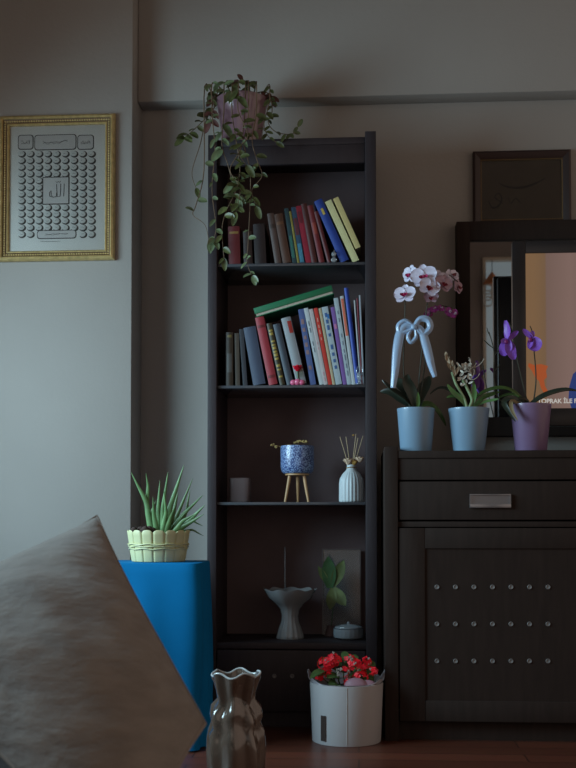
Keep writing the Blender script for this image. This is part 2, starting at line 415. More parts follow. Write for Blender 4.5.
# find a resting height for the green book lying on the row
A = at(256, 322, Y2); B = at(333, 299, Y2)
th = math.atan2(B.z-A.z, B.x-A.x); gl = math.hypot(B.x-A.x, B.z-A.z)+.003; gt = .034
def top_at(x):
    z = -9
    for r in _prev['r']:
        for i in range(4):
            p, q = r[i], r[(i+1)%4]
            if min(p[0], q[0]) <= x <= max(p[0], q[0]) and abs(p[0]-q[0]) > 1e-6:
                z = max(z, p[1]+(q[1]-p[1])*(x-p[0])/(q[0]-p[0]))
    return z
need = max(top_at(A.x+gl*math.cos(th)*k/200) - (gl*k/200*math.sin(th)) for k in range(201)) + .0008
T = Thing('book', 'green hardcover book lying slanted across the tops of the standing books', 'book', (A.x, Y2-.004, need), group=G2, rot=(0, -th, 0))
bm = bm_new()
box(bm, (0, 0, 0), (gl, .15, .0025)); box(bm, (0, 0, gt*.86-.0025), (gl, .15, gt*.86)); box(bm, (0, .1475, .0025), (gl, .15, gt*.86-.0025))
box(bm, (0, -.0012, gt*.30), (gl, .0013, gt*.86), .0008)
T.part('cover', bm, mat('cover_green', '1c6b48', .45, bump=.1, bscale=200, var=.06), local=True)
T.part('pages', bx((.003, .0015, .0027), (gl-.003, .147, gt*.86-.0027)), M_page, local=True)

# ------------------------------------------------------------------ shelf ornaments
M_clear = pane_mat('clear_glass', (.93, .96, .97, 1), body=.12, rough=.08)
M_crys = pane_mat('cut_crystal', (.85, .9, .93, 1), body=.22, rough=.1)
# slim marker and glass charm in front of the upper books
Yo = Y1-.004
def rosette(bm, c, r, n=9, turns=3, ax=None):
    """rose bloom: overlapping cupped petals around a bud"""
    c = Vector(c)
    sphere(bm, c, r*.42, u=10, v=7)
    for k in range(n):
        a = k*2.4; rr = r*(.35+.6*k/n); 
        pc = c + Vector((math.cos(a)*rr*.55, math.sin(a)*rr*.55, r*(.12-.35*k/n)))
        d = Vector((math.cos(a), math.sin(a), .55)).normalized()
        u = d.cross(Vector((0,0,1))).normalized()
        rows = []
        for i in range(5):
            q = i/4; row = []
            for j in range(5):
                s = (j/4-.5)*2
                v = pc + d*(q*r*.62) + u*s*r*.5*math.sin(math.pi*(.2+.65*q)) + Vector((0,0,1))*r*.28*q - Vector((math.cos(a), math.sin(a), 0))*abs(s)*r*.25
                row.append(bm.verts.new(v))
            rows.append(row)
        for i in range(4):
            for j in range(4): bm.faces.new((rows[i][j], rows[i][j+1], rows[i+1][j+1], rows[i+1][j]))
p = at(334, 262, YS+.006)
T = Thing('glass_charm', 'small clear glass bauble at the foot of the leaning blue volume', 'ornament', (p.x, YS+.006, zs1+.0005))
bm = bm_new(); sphere(bm, (0, 0, .026), .0085, u=14, v=10); sphere(bm, (0, 0, .0085), .0085, (1.15,.7,1), u=14, v=10); T.part('bauble', bm, M_crys, local=True)
bm = bm_new(); tube(bm, [(0,-.001,.033), (.001,-.0015,.037), (0,0,.041)], .0012); T.part('loop', bm, mat('silver', (.5,.5,.52,1), .3, metal=1), local=True)
# red rose on a pink glass figurine
p = at(297.5, 384, YS+.007)
T = Thing('rose_ornament', 'tiny red rose on a pink base in front of the grey book', 'ornament', (p.x, YS+.0065, zs2+.0005))
bm = bm_new(); 
for dx, r in ((-.013, .0095), (0, .011), (.013, .0095)): sphere(bm, (dx, -.001, r*.82), r, (1.05, .75, .95), u=14, v=10)
T.part('base', bm, mat('pink_porcelain', 'd8668c', .3, coat=.3), local=True)
bm = bm_new(); tube(bm, [(0,0,.012), (.001,0,.024), (0,0,.045)], .0018); T.part('stem', bm, M_green, local=True)
bm = bm_new(); rosette(bm, (0, 0, .050), .019); T.part('rose', bm, mat('rose_red', 'd0102c', .35, coat=.3), local=True)
# crystal figurine at the right end of the middle shelf
p = at(359.5, 384, YS+.006)
T = Thing('crystal_figurine', 'clear crystal figurine at the right end of the middle book shelf', 'ornament', (p.x, YS+.0065, zs2+.0005))
bm = bm_new(); lathe(bm, [(.012,0),(.012,.003),(.006,.006),(.005,.012),(.009,.020),(.0095,.028),(.005,.036),(.0015,.042)], n=10, wave=lambda i,a,r,z:(r*(1, .8)[0], z)); 
T.part('body', bm, M_crys, local=True)
bm = bm_new()
for s in (-1, 1):
    tube(bm, spline([(0,0,.028),(s*.008,-.001,.036),(s*.009,-.001,.048),(s*.004,0,.056)]), [.002]*12+[.0015]*7, n=6)
T.part('arm', bm, M_crys, local=True)
# frosted candle cube
p0 = at(228.5, 478, YS+.03); p1 = at(249.5, 502, YS+.03)
cx = (p0.x+p1.x)/2; wd = (p1.x-p0.x); hh = p0.z-zs3
T = Thing('candle_holder', 'square frosted mauve glass candle holder at the left of its shelf', 'candle holder', (cx, YS+.03+wd/2, zs3+.0005))
bm = bm_new(); rings = []
def sq(r, z, n=32):
    out = []
    for k in range(n):
        a = 2*math.pi*k/n; c, s = math.cos(a), math.sin(a); q = (abs(c)**6+abs(s)**6)**(-1/6)
        out.append((r*q*c, r*q*s, z))
    return out
for r, z in ((wd*.46, 0), (wd*.5, .004), (wd*.5, hh-.002), (wd*.47, hh), (wd*.44, hh-.002), (wd*.43, .012), (0.0005, .011)): rings.append([bm.verts.new(v) for v in sq(r, z)])
for a, b in zip(rings, rings[1:]):
    for k in range(32): bm.faces.new((a[k], a[(k+1)%32], b[(k+1)%32], b[k]))
bm.faces.new(rings[0][::-1])
T.part('holder', bm, mat('frosted_mauve_glass', '6a5a5a', .5, trans=.25), local=True)
bm = bm_new(); lathe(bm, [(wd*.36,.0135),(wd*.36,hh*.55),(wd*.34,hh*.56),(.001,hh*.54)], n=24); cd = T.part('candle', bm, mat('candle_wax', (.45,.38,.33,1), .5), local=True)
bm = bm_new(); tube(bm, [(0,0,hh*.53),(0,.0005,hh*.6),(.001,.001,hh*.66)], .0008); T.part('wick', bm, M_soil, parent=cd, local=True)

# tripod planter with dried twigs
pz = at(297, 502, YS+.07); sc = (YS+.07)/F
zb = Z(473.5, YS+.07) ; ztp = Z(446, YS+.07)
T = Thing('tripod_planter', 'speckled blue bowl planter on three wooden legs holding dried sprigs', 'planter', (pz.x, YS+.085, zs3+.0005))
zb -= zs3; ztp -= zs3; R = 17*sc
bm = bm_new(); lathe(bm, [(R*.80, zb), (R*.93, zb+.006), (R*.99, zb+.02), (R, ztp-.004), (R*.985, ztp), (R*.92, ztp), (R*.91, ztp-.004), (R*.88, zb+.01), (.001, zb+.008)], n=40)
def speckle():
    m = mat('speckled_blue_glaze', '6a83ad', .35, coat=.3); nt = m.node_tree; N = nt.nodes; L = nt.links
    v = N.new('ShaderNodeTexNoise'); v.inputs['Scale'].default_value = 260; v.inputs['Detail'].default_value = 2
    cr = N.new('ShaderNodeValToRGB'); cr.color_ramp.elements[0].position = .46; cr.color_ramp.elements[1].position = .56
    cr.color_ramp.elements[0].color = hexc('2a3f74'); cr.color_ramp.elements[1].color = hexc('93aad0')
    tc = N.new('ShaderNodeTexCoord'); L.new(tc.outputs['Object'], v.inputs['Vector']); L.new(v.outputs[0], cr.inputs[0]); L.new(cr.outputs[0], N['Principled BSDF'].inputs['Base Color'])
    return m
T.part('bowl', bm, speckle(), local=True)
M_lw = mat('beech_wood', 'b08a62', .5, var=.15, vscale=30, stretch=(1,1,.2))
bm = bm_new(); lathe(bm, [(R*.62, zb-.0065), (R*.72, zb-.006), (R*.72, zb-.0006), (R*.62, zb-.0004)], n=32, cap_t=True); T.part('ring', bm, M_lw, local=True)
for a in (215, 325, 90):
    a = math.radians(a); dx, dy = math.cos(a), math.sin(a)
    bm = bm_new(); tube(bm, [(dx*R*.52, dy*R*.52, zb-.007), (dx*R*.66, dy*R*.66, zb*.5), (dx*R*.84, dy*R*.84, .001)], [.0058, .0052, .0038], n=10); T.part('leg', bm, M_lw, local=True)
bm = bm_new(); lathe(bm, [(R*.89, ztp-.012), (.001, ztp-.009)], n=24); T.part('soil', bm, M_soil, local=True)
M_dry = mat('dried_blossom', '9a8352', .8, var=.3, vscale=60)
bm = bm_new()
for pts in ([(0,0,ztp-.01),(-.02,-.01,ztp+.004),(-.05,-.012,ztp-.002),(-.075,-.012,ztp+.003)], [(0,0,ztp-.01),(.006,0,ztp+.012),(.02,-.01,ztp+.014)], [(0,0,ztp-.01),(-.005,.0,ztp+.01),(-.012,0,ztp+.014)]):
    tube(bm, spline(pts), .0013, n=6)
T.part('stem', bm, M_dry, local=True)
bm = bm_new()
for c in ((-.078,-.012,ztp+.004), (-.066,-.014,ztp-.003), (.008,-.008,ztp+.014), (.022,-.01,ztp+.014), (-.004,-.004,ztp+.013), (.030,-.01,ztp+.013)): 
    for k in range(7): sphere(bm, (c[0]+random.uniform(-.005,.005), c[1]+random.uniform(-.004,.004), c[2]+random.uniform(-.003,.003)), random.uniform(.002,.0038), u=7, v=5)
T.part('blossom', bm, M_dry, local=True)

# reed diffuser
Yd = YS+.045; pd = at(351.5, 502, Yd); sc = Yd/F; R = 12.6*sc; hz = lambda y: Z(y, Yd)-zs3
T = Thing('reed_diffuser', 'ribbed white ceramic reed diffuser with dried flowers and sticks', 'diffuser', (min(pd.x, xr0-R-.003), Yd, zs3+.0005))
prof = [(R*.9,0),(R*.98,.002),(R,.006),(R*.99,hz(484)),(R*.93,hz(479)),(R*.70,hz(474)),(R*.42,hz(470.5)),(R*.36,hz(468)),(R*.36,hz(465)),(R*.28,hz(465)),(R*.27,hz(470)),(.001,hz(474))]
bm = bm_new(); lathe(bm, prof, n=96, wave=lambda i,a,r,z:(r*(1-(.055 if 1<=i<=5 else 0)*(.5+.5*math.cos(a*22))), z))
T.part('bottle', bm, mat('white_ribbed_ceramic', 'b7c0c4', .45), local=True)
bm = bm_new()
tube(bm, [(R*.40*math.cos(a), R*.40*math.sin(a), hz(468)+.0012*math.sin(3*a)) for a in [2*math.pi*k/20 for k in range(21)]], .0014, n=6)
T.part('twine', bm, mat('jute_twine', '8a6b3c', .9), local=True)
M_reed = mat('rattan_reed', 'b79f7c', .7)
for x1, y1, yy in ((340,437,-.008),(346,437,.012),(356,434,.0),(358,438,-.012),(363,436,.008)):
    q = at(x1, y1, Yd+yy) - Vector((T.loc.x, Yd, zs3))
    bm = bm_new(); tube(bm, [(q.x*.12, yy*.15, hz(475)), (q.x*.5, yy*.5, (hz(475)+q.z)/2), (q.x, yy, q.z)], .0013, n=6)
    T.part('reed', bm, M_reed, local=True)
M_fl = mat('dried_flower_cream', 'd0b49a', .8, var=.15, vscale=80)
M_fl2 = mat('dried_flower_brown', 'b08a4a', .8, var=.25, vscale=80)
for cx_, cz_, r, mm in ((-.010, hz(463), .019, M_fl), (.026, hz(461), .017, M_fl), (.008, hz(464), .015, M_fl2), (.006, hz(436), .005, M_fl2)):
    bm = bm_new(); rosette(bm, (cx_, -.011 if r > .006 else -.0005, cz_), r, n=11); T.part('dried_flower', bm, mm, local=True)

# lower compartment
Yc = YB+.13; pc = at(290, 640, Yc); sc = Yc/F; 
T = Thing('compote_bowl', 'ruffled clear glass compote bowl standing on a waisted foot', 'bowl', (pc.x, Yc, zd+.0006))
H = lambda y: max(0, Z(y, Yc) - zd)
base_y = 524 + (CAMZ-zd)*F/Yc*1.0
hC = 49*sc
prof = [(13*sc,0),(13.5*sc,.003),(13*sc,.012),(10.5*sc,hC*.24),(8.5*sc,hC*.34),(8*sc,hC*.46),(9.5*sc,hC*.60),(14*sc,hC*.70),(21.5*sc,hC*.82),(26.5*sc,hC),(25.4*sc,hC*.985),(17*sc,hC*.77),(10*sc,hC*.69),(.001,hC*.66)]
bm = bm_new(); lathe(bm, prof, n=72, wave=lambda i,a,r,z:(r*(1+(.035*math.sin(a*9) if i in (7,8,9,10,11) else (.03*math.cos(a*14) if i < 7 else 0))), z+(.003*math.sin(a*9) if i in (8,9,10) else 0)))
T.part('bowl', bm, pane_mat('smoky_ruffled_glass', (.62,.66,.70,1), body=.5, rough=.1, bodycol=(.55,.58,.60,1)), local=True)
pc = at(349, 628, YB+.12); Yc = YB+.12; sc = Yc/F
T = Thing('glass_dish', 'low round cut-glass dish with lid at the right of the compote', 'dish', (min(pc.x, xr0-.055), Yc, zd+.0006))
bm = bm_new(); r = 15*sc; lathe(bm, [(r*.75,0),(r*.95,.006),(r,.018),(r*.98,.034),(r*.94,.034),(r*.93,.018),(r*.7,.006),(.001,.005)], n=60, wave=lambda i,a,r,z:(r*(1+.02*math.sin(a*20)), z))
db = T.part('dish', bm, pane_mat('milky_cut_glass', (.75,.8,.84,1), body=.5, rough=.12, bodycol=(.45,.5,.55,1)), local=True)
bm = bm_new(); lathe(bm, [(r*.93,.0355),(r*.9,.040),(r*.5,.046),(r*.12,.048),(r*.1,.053),(.001,.056)], n=40, cap_b=True); T.part('lid', bm, pane_mat('milky_cut_glass'), local=True)
# two-lobed yellow-green leaf ornament in a small glass
Yc = YB+.20; pc = at(331, 628, Yc); sc = Yc/F
T = Thing('leaf_sprig', 'faint yellow-green leaf sprig standing in a small vase behind the dish', 'plant', (pc.x, Yc, zd+.0006))
bm = bm_new(); lathe(bm, [(.018,0),(.020,.004),(.016,.02),(.012,.03),(.014,.036),(.012,.036),(.010,.03),(.001,.005)], n=24); T.part('vase', bm, M_dark_bright, local=True)
def rel(px, py, Y, th): return at(px, py, Y) - th.loc
bm = bm_new(); tube(bm, spline([(0,0,.028), rel(333,600,Yc,T), rel(328,580,Yc,T), rel(330,562,Yc,T)]), .0016, n=6); T.part('stem', bm, M_green, local=True)
M_yg = mat('yellow_green_leaf', (.12,.15,.05,1), .6, var=.3, vscale=40)
for (a, b, wd_, mm) in (((330,588),(328,556),.060,M_green),((333,586),(344,560),.05,M_yg),((328,584),(318,566),.028,M_yg),((333,588),(346,606),.05,M_yg),((333,588),(330,610),.045,M_yg)):
    pa = rel(a[0], a[1], Yc-.004, T); pb = rel(b[0], b[1], Yc-.02, T)
    bm = bm_new(); blade(bm, [pa.lerp(pb, q) for q in (0,.2,.4,.6,.8,1)], wd_*.8, fold=.2); T.part('leaf', bm, mm, local=True)
# frameless glass picture stand at the back right
Yc = YBB-.035; a = at(322, 549, Yc); b = at(361, 622, Yc)
T = Thing('glass_photo_frame', 'dark empty glass photo frame leaning at the back of the lowest compartment', 'photo frame', ((a.x+b.x)/2, Yc, zd+.0006))
x0, x1 = a.x-T.loc.x, min(b.x, xr0-.006)-T.loc.x; h = a.z-zd
bm = bm_new()
for lo, hi in (((x0,0),(x0+.004,h)), ((x1-.004,0),(x1,h)), ((x0+.004,0),(x1-.004,.004)), ((x0+.004,h-.004),(x1-.004,h))): box(bm, (lo[0],-.004,lo[1]), (hi[0],.004,hi[1]))
T.part('frame', bm, mat('pewter', (.13,.13,.14,1), .35, metal=.6), local=True)
T.part('backing', bx((x0+.004,.001,.004),(x1-.004,.004,h-.004)), M_dark_bright, local=True)
T.part('glass', bx((x0+.004,-.002,.004),(x1-.004,-.0005,h-.004)), M_clear, local=True)
# thin glass stem candlestick
Yc = YB+.2; a = at(285, 547, Yc)
T = Thing('glass_stick', 'thin upright glass stick behind the compote bowl', 'ornament', (a.x, Yc, zd+.0006))
bm = bm_new(); lathe(bm, [(.014,0),(.013,.003),(.003,.008),(.0022,.03),(.0018,(a.z-zd)*.9),(.0006,a.z-zd)], n=12, cap_t=True); T.part('stick', bm, M_crys, local=True)
# clear dish under the upper books
# ------------------------------------------------------------------ trailing plant on top of the bookcase
Yc = 3.345+.055; sc = Yc/F; pt = at(242, 137, Yc)
T = Thing('trailing_plant', 'trailing ivy in a glossy mauve pot on top of the bookcase', 'plant', (pt.x, Yc, zt1+.0006))
hp = (137-89)*sc*1.04; R = 26*sc
bm = bm_new(); lathe(bm, [(R*.70,0),(R*.74,.003),(R*.86,hp*.5),(R*.97,hp*.86),(R*1.02,hp*.9),(R*1.03,hp*.985),(R*1.0,hp),(R*.95,hp),(R*.93,hp*.9),(.001,hp*.88)], n=48)
pot = T.part('pot', bm, mat('mauve_glazed_pot', '80606a', .16, coat=.6, spec=.7), local=True)
bm = bm_new(); lathe(bm, [(R*.925, hp*.895),(.001, hp*.93)], n=30, cap_b=False); T.part('soil', bm, M_soil, local=True)
M_ivy = mat('ivy_leaf', (.075, .085, .028, 1), .42, var=.5, vscale=40)
M_ivy2 = mat('ivy_leaf_pale', (.13, .17, .085, 1), .4, var=.4, vscale=50)
M_ivy3 = mat('ivy_leaf_rust', (.10, .035, .03, 1), .5, var=.4, vscale=40)
M_stem = mat('ivy_stem', '6b5540', .7, var=.2, vscale=60)
rnd = random.Random(3)
fr = Yc - 3.235                     # how far the vines hang in front of the pot centre
vines = [ # (px path, front offset, leaf size px, every, material)
 ([(228,96),(218,92),(210,112),(202,122),(190,133),(184,138)], .3, 10, 1, M_ivy),
 ([(226,94),(212,104),(213,125),(215,150),(212,190),(216,225),(214,240)], 1, 9, 1, M_ivy2),
 ([(232,96),(224,110),(222,145),(228,165),(233,185),(237,198)], 1, 12, 1, M_ivy2),
 ([(236,96),(232,112),(236,140),(240,168),(236,190),(226,212),(222,230),(224,258)], 1, 10, 1, M_ivy),
 ([(246,96),(245,110),(243,140),(250,170),(250,205),(248,245),(247,262),(252,276)], 1, 8, 1, M_ivy2),
 ([(254,96),(256,115),(252,140),(257,160),(262,176),(252,190),(256,206)], 1, 11, 1, M_ivy),
 ([(250,95),(248,120),(240,150),(230,170),(240,188),(236,212)], 1.05, 11, 1, M_ivy),
 ([(260,96),(270,98),(272,112),(268,122),(276,132),(292,134),(298,127)], .5, 8, 1, M_ivy),
 ([(262,95),(269,104),(264,124),(268,136),(276,142)], .8, 8, 1, M_ivy),
 ([(240,93),(236,86),(232,84)], .2, 9, 1, M_ivy3), ([(246,92),(247,85),(243,80)], .2, 8, 1, M_ivy3),
 ([(222,94),(214,98),(214,108),(210,120)], .5, 11, 1, M_ivy3), ([(256,93),(266,92),(272,100)], .2, 9, 1, M_ivy3),
 ([(226,95),(208,116),(200,145),(192,172),(196,188)], .6, 9, 2, M_ivy),
 ([(216,130),(204,170),(196,205),(193,215),(205,225),(209,242)], .8, 9, 2, M_ivy2),
 ([(233,95),(238,110),(248,135),(238,150),(246,165)], 1.05, 12, 1, M_ivy),
]
def vp(px, py, f, T=T):
    return at(px, py, Yc - fr*f) - T.loc
for path, f, lp, every, mm in vines:
    n = len(path); P = []
    for i, (px, py) in enumerate(path):
        ff = f if i >= 2 else (.0 + f*.75*(i+.001)/2 if f > .3 else f*i/2)
        if i == 1 and f > .7: ff = f*.82
        P.append(vp(px, py, ff))
    P[0].z = max(P[0].z, hp*.93)
    if f > .7 and len(P) > 2: P.insert(1, Vector((P[1].x, P[1].y*.9, hp*1.06)))
    C = spline(P, 5)
    bm = bm_new(); tube(bm, C, [.0022*(1-.6*i/len(C)) for i in range(len(C))], n=6); st = T.part('vine', bm, M_stem, local=True)
    bm = bm_new(); side = 1
    for i in range(2, len(C), 1 if every == 1 else 3):
        if rnd.random() < .5: continue
        L = lp*sc*rnd.uniform(.65, 1.15); side = -side
        d = Vector((side*rnd.uniform(.4, 1), rnd.uniform(-.7, .1), rnd.uniform(-1, .35)))
        oval_leaf(bm, C[i], d, L, L*rnd.uniform(.4, .65), up=(rnd.uniform(-.5,.5), -1, rnd.uniform(0,.8)), droop=.3)
    L = lp*sc*1.2; oval_leaf(bm, C[-1], (C[-1]-C[-3]).normalized()+Vector((0,-.1,0)), L, L*.5, droop=.1)
    T.part('foliage', bm, mm, local=True)

# ------------------------------------------------------------------ gold framed calligraphy chart on the pillar
Yf = YP
fa = at(-1, 115.5, Yf-.02); fb = at(114, 259, Yf-.02)
W2, H2 = (fb.x-fa.x)/2, (fa.z-fb.z)/2; cxf, czf = (fa.x+fb.x)/2, (fa.z+fb.z)/2
T = Thing('framed_calligraphy', 'gold framed calligraphy chart of small medallions on the pale pillar', 'picture', (cxf, Yf-.001, czf))
def frame_sweep(bm, W, H, prof):
    """prof: list of (inset, outward) swept round the rectangle"""
    rings = []
    for ins, out in prof:
        x, z = W-ins, H-ins
        rings.append([bm.verts.new(v) for v in ((-x,-out,-z),(x,-out,-z),(x,-out,z),(-x,-out,z))])
    for a, b in zip(rings, rings[1:]):
        for k in range(4): bm.faces.new((a[k], a[(k+1)%4], b[(k+1)%4], b[k]))
    for k in range(4):
        bm.faces.new((rings[-1][k], rings[-1][(k+1)%4], rings[0][(k+1)%4], rings[0][k]))
u = Yf/F
bm = bm_new(); frame_sweep(bm, W2, H2, [(0,0),(0,.012),(1.2*u,.02),(3.0*u,.024),(4.2*u,.019),(4.4*u,.001)]); T.part('outer_moulding', bm, M_gold, local=True, angle=25)
bm = bm_new(); frame_sweep(bm, W2, H2, [(4.5*u,.001),(4.5*u,.016),(6.5*u,.013),(8.2*u,.012),(8.2*u,.001)]); T.part('dark_band', bm, M_gold2, local=True, angle=25)
bm = bm_new(); frame_sweep(bm, W2, H2, [(8.3*u,.001),(8.3*u,.013),(9.3*u,.015),(10.3*u,.011),(10.5*u,.001)]); T.part('inner_moulding', bm, M_gold, local=True, angle=25)
bm = bm_new(); xx, zz = W2-6.2*u, H2-6.2*u; step = 2.5*u
n = int(2*xx/step)
for k in range(n+1):
    for s in (-1, 1): sphere(bm, (-xx+2*xx*k/n, -.0145, s*zz), .0034, (1.1,.8,.8), u=8, v=5)
n = int(2*zz/step)
for k in range(1, n):
    for s in (-1, 1): sphere(bm, (s*xx, -.0145, -zz+2*zz*k/n), .0034, (.8,.8,1.1), u=8, v=5)
T.part('rope_beading', bm, M_gold, local=True)
pw, ph = W2-10.4*u, H2-10.4*u
T.part('paper', bx((-pw,-.004,-ph),(pw,-.001,ph)), mat('chart_paper', 'dcdcd6', .6, var=.03), local=True)
def pr(px, py): v = at(px, py, Yf-.01) - T.loc; return (v.x, v.z)
M_ink_shade = mat('chart_ink_shade', '3c3632', .6); M_med = mat('chart_medallion', 'd2d4cf', .5); M_med2 = mat('chart_cartouche', 'cccac6', .5)  # the ink colour also serves the painted shade of the medallions
def disc(bm, x, z, rx, rz, y0, y1, n=16):
    a = [bm.verts.new((x+rx*math.cos(t), y0, z+rz*math.sin(t))) for t in (2*math.pi*k/n for k in range(n))]
    b = [bm.verts.new((x+rx*.9*math.cos(t), y1, z+rz*.9*math.sin(t))) for t in (2*math.pi*k/n for k in range(n))]
    for k in range(n): bm.faces.new((a[k], a[(k+1)%n], b[(k+1)%n], b[k]))
    bm.faces.new(b)
def rrect(bm, x0, z0, x1, z1, r, y0, y1):
    pts = []
    for cx, cz, a0 in ((x1-r, z1-r, 0), (x0+r, z1-r, 90), (x0+r, z0+r, 180), (x1-r, z0+r, 270)):
        for k in range(5): a = math.radians(a0+k*22.5); pts.append((cx+r*math.cos(a), cz+r*math.sin(a)))
    a = [bm.verts.new((p[0], y0, p[1])) for p in pts]; b = [bm.verts.new((p[0], y1, p[1])) for p in pts]; n = len(pts)
    for k in range(n): bm.faces.new((a[k], a[(k+1)%n], b[(k+1)%n], b[k]))
    bm.faces.new(b)
ink_shade = bm_new(); med = bm_new(); cart = bm_new(); pen = bm_new()
rn = random.Random(5)
for i in range(9):
    for j in range(13):
        if 3 <= i <= 5 and 4 <= j <= 7: continue
        if j == 12 and 2 <= i <= 6: continue
        x, z = pr(20.8+8.75*i, 153.2+6.72*j)
        disc(ink_shade, x+.9*u, z-.6*u, 4.2*u, 3.5*u, -.0042, -.0048)  # dark disc offset right and down paints the raised medallion's shade
        disc(med, x-.1*u, z+.15*u, 3.5*u, 2.75*u, -.0049, -.0058)
        tube(pen, [(x+rn.uniform(-1.8,-.6)*u, -.0060, z+rn.uniform(-.8,.8)*u), (x, -.0060, z+rn.uniform(-.8,1)*u), (x+rn.uniform(.6,1.8)*u, -.0060, z+rn.uniform(-.6,.8)*u)], .00045, n=4)
for (a, b, c, d) in ((18,135,32.5,148.5),(34.5,135,75.5,148.5),(77.5,135,93,148.5),(37,230.5,75.5,237.5)):
    x0, z1 = pr(a, b); x1, z0 = pr(c, d)
    rrect(ink_shade, x0-.5*u, z0-.6*u, x1+.6*u, z1+.5*u, 3*u, -.0042, -.0047); rrect(cart, x0+.3*u, z0+.3*u, x1-.3*u, z1-.3*u, 2.6*u, -.0048, -.0056)
    for rr in range(2):
        xs = [x0+(x1-x0)*(.2+.6*k/9) for k in range(10)]; zc = (z0+z1)/2
        tube(pen, [(q, -.0060, zc+rn.uniform(-2.2,2.2)*u*(1 if d < 200 else .5)) for q in xs], .0005, n=4)
x0, z1 = pr(42.5, 177); x1, z0 = pr(68.5, 203.5)
rrect(ink_shade, x0-.4*u, z0-.4*u, x1+.6*u, z1+.4*u, .5*u, -.0042, -.0049); rrect(cart, x0+.6*u, z0+.6*u, x1-.6*u, z1-.6*u, .5*u, -.0050, -.0060)
# the central word: an upright stroke, two teeth with a crown mark, and a closing loop
def stroke(pts, r=.0011): tube(pen, [(pr(a, b)[0], -.0066, pr(a, b)[1]) for a, b in pts], r, n=6)
stroke([(64,183.5),(63.8,189),(63.5,196)]); stroke([(60.5,183.5),(60.4,190),(59.8,196),(57,196.5),(56.6,190),(56.4,184)]); stroke([(56.6,192),(56,196.5),(52.5,197),(51,194.5),(50.8,190.5),(49.2,192.5),(49.5,196),(52,196.8)])
stroke([(60.5,180.8),(59,182.4),(58,181),(56.6,182.4),(55.4,181)], .0007)
stroke([(40,241),(48,241.4),(60,241)], .0005)
T.part('outline_shade', ink_shade, M_ink_shade, local=True); T.part('medallion', med, M_med, local=True)
T.part('cartouche', cart, M_med2, local=True); T.part('calligraphy', pen, M_ink_shade, local=True)
T.part('glass', bx((-pw+.0005,-.0095,-ph+.0005),(pw-.0005,-.0085,ph-.0005)), pane_mat('picture_glass', (.98,.98,.98,1), rough=.03), local=True)

# ------------------------------------------------------------------ dark framed calligraphy on the wall
YQ = YW
a = at(473, 152, YQ-.02); b = at(571.5, 226, YQ-.02)
a.z += .002
T = Thing('dark_framed_calligraphy', 'dim brown framed calligraphy hanging above the black framed mirror', 'picture', ((a.x+b.x)/2, YQ-.001, (a.z+b.z)/2))
W_, H_ = (b.x-a.x)/2, (a.z-b.z)/2; u = YQ/F
bm = bm_new(); frame_sweep(bm, W_, H_, [(0,0),(0,.018),(2*u,.022),(6*u,.016),(7.6*u,.012),(7.6*u,.001)]); T.part('frame', bm, mat('walnut_frame', '33201c', .45), local=True, angle=25)
bm = bm_new(); frame_sweep(bm, W_, H_, [(7.7*u,.001),(7.7*u,.012),(8.3*u,.013),(8.8*u,.011),(8.8*u,.001)]); T.part('gold_fillet', bm, mat('dull_gold', (.20,.13,.06,1), .5, metal=.4), local=True, angle=25)
T.part('paper', bx((-W_+8.7*u,-.005,-H_+8.7*u),(W_-8.7*u,-.001,H_-8.7*u)), mat('olive_paper', (.085,.072,.056,1), .7, var=.12, vscale=14), local=True)
def stroke2(pts, rs):
    P = []
    for p_, r_ in zip(pts, rs):
        v = at(p_[0], p_[1], YQ-.01)-T.loc; P.append((v.x, -.0055, v.z))
    C = spline(P, 5); n = len(C); R_ = [rs[min(int(i/5), len(rs)-1)] for i in range(n)]
    tube(bm, C, R_, n=8, flat=.25)
bm = bm_new()
stroke2([(500,183),(506,186),(516,187.5),(528,186),(538,182),(545,178)], [.002,.003,.0036,.0034,.002,.001])
stroke2([(489,201),(492,207),(498,206),(502,199),(499,193),(495,197),(503,203)], [.002,.003,.003,.002,.0018,.0018,.001])
stroke2([(508,196),(511,203),(516,198),(521,203)], [.001,.0015,.0015,.001])
T.part('calligraphy', bm, mat('black_ink', (.02,.017,.02,1), .5), local=True)
T.part('glass', bx((-W_+8.8*u,-.0105,-H_+8.8*u),(W_-8.8*u,-.0095,H_-8.8*u)), pane_mat('picture_glass'), local=True)

# ------------------------------------------------------------------ black framed mirror
YM = 3.565
a = at(456.5, 221.5, YM); b = at(470, 240.5, YM); c = at(500, 436, YM); d = at(500, 417, YM)
mx0, mx1 = a.x, a.x+1.02; mz1 = a.z; mz0 = c.z; fw = b.x-a.x; ft = a.z-b.z; fb_ = d.z-c.z
T = Thing('wall_mirror', 'large rectangular wall mirror with a wide flat black frame', 'mirror', ((mx0+mx1)/2, YW-.002, mz0))
bm = bm_new()
box(bm, (mx0, YM, mz0), (mx0+fw, YW-.002, mz1), .002); box(bm, (mx1-fw, YM, mz0), (mx1, YW-.002, mz1), .002)
box(bm, (mx0+fw, YM, mz1-ft), (mx1-fw, YW-.002, mz1), .002); box(bm, (mx0+fw, YM, mz0), (mx1-fw, YW-.002, mz0+fb_), .002)
T.part('frame', bm, M_cab)
T.part('mirror_glass', bx((mx0+fw, YM+.013, mz0+fb_), (mx1-fw, YM+.018, mz1-ft)), mat('mirror_silver', (.82,.85,.87,1), .02, metal=1))
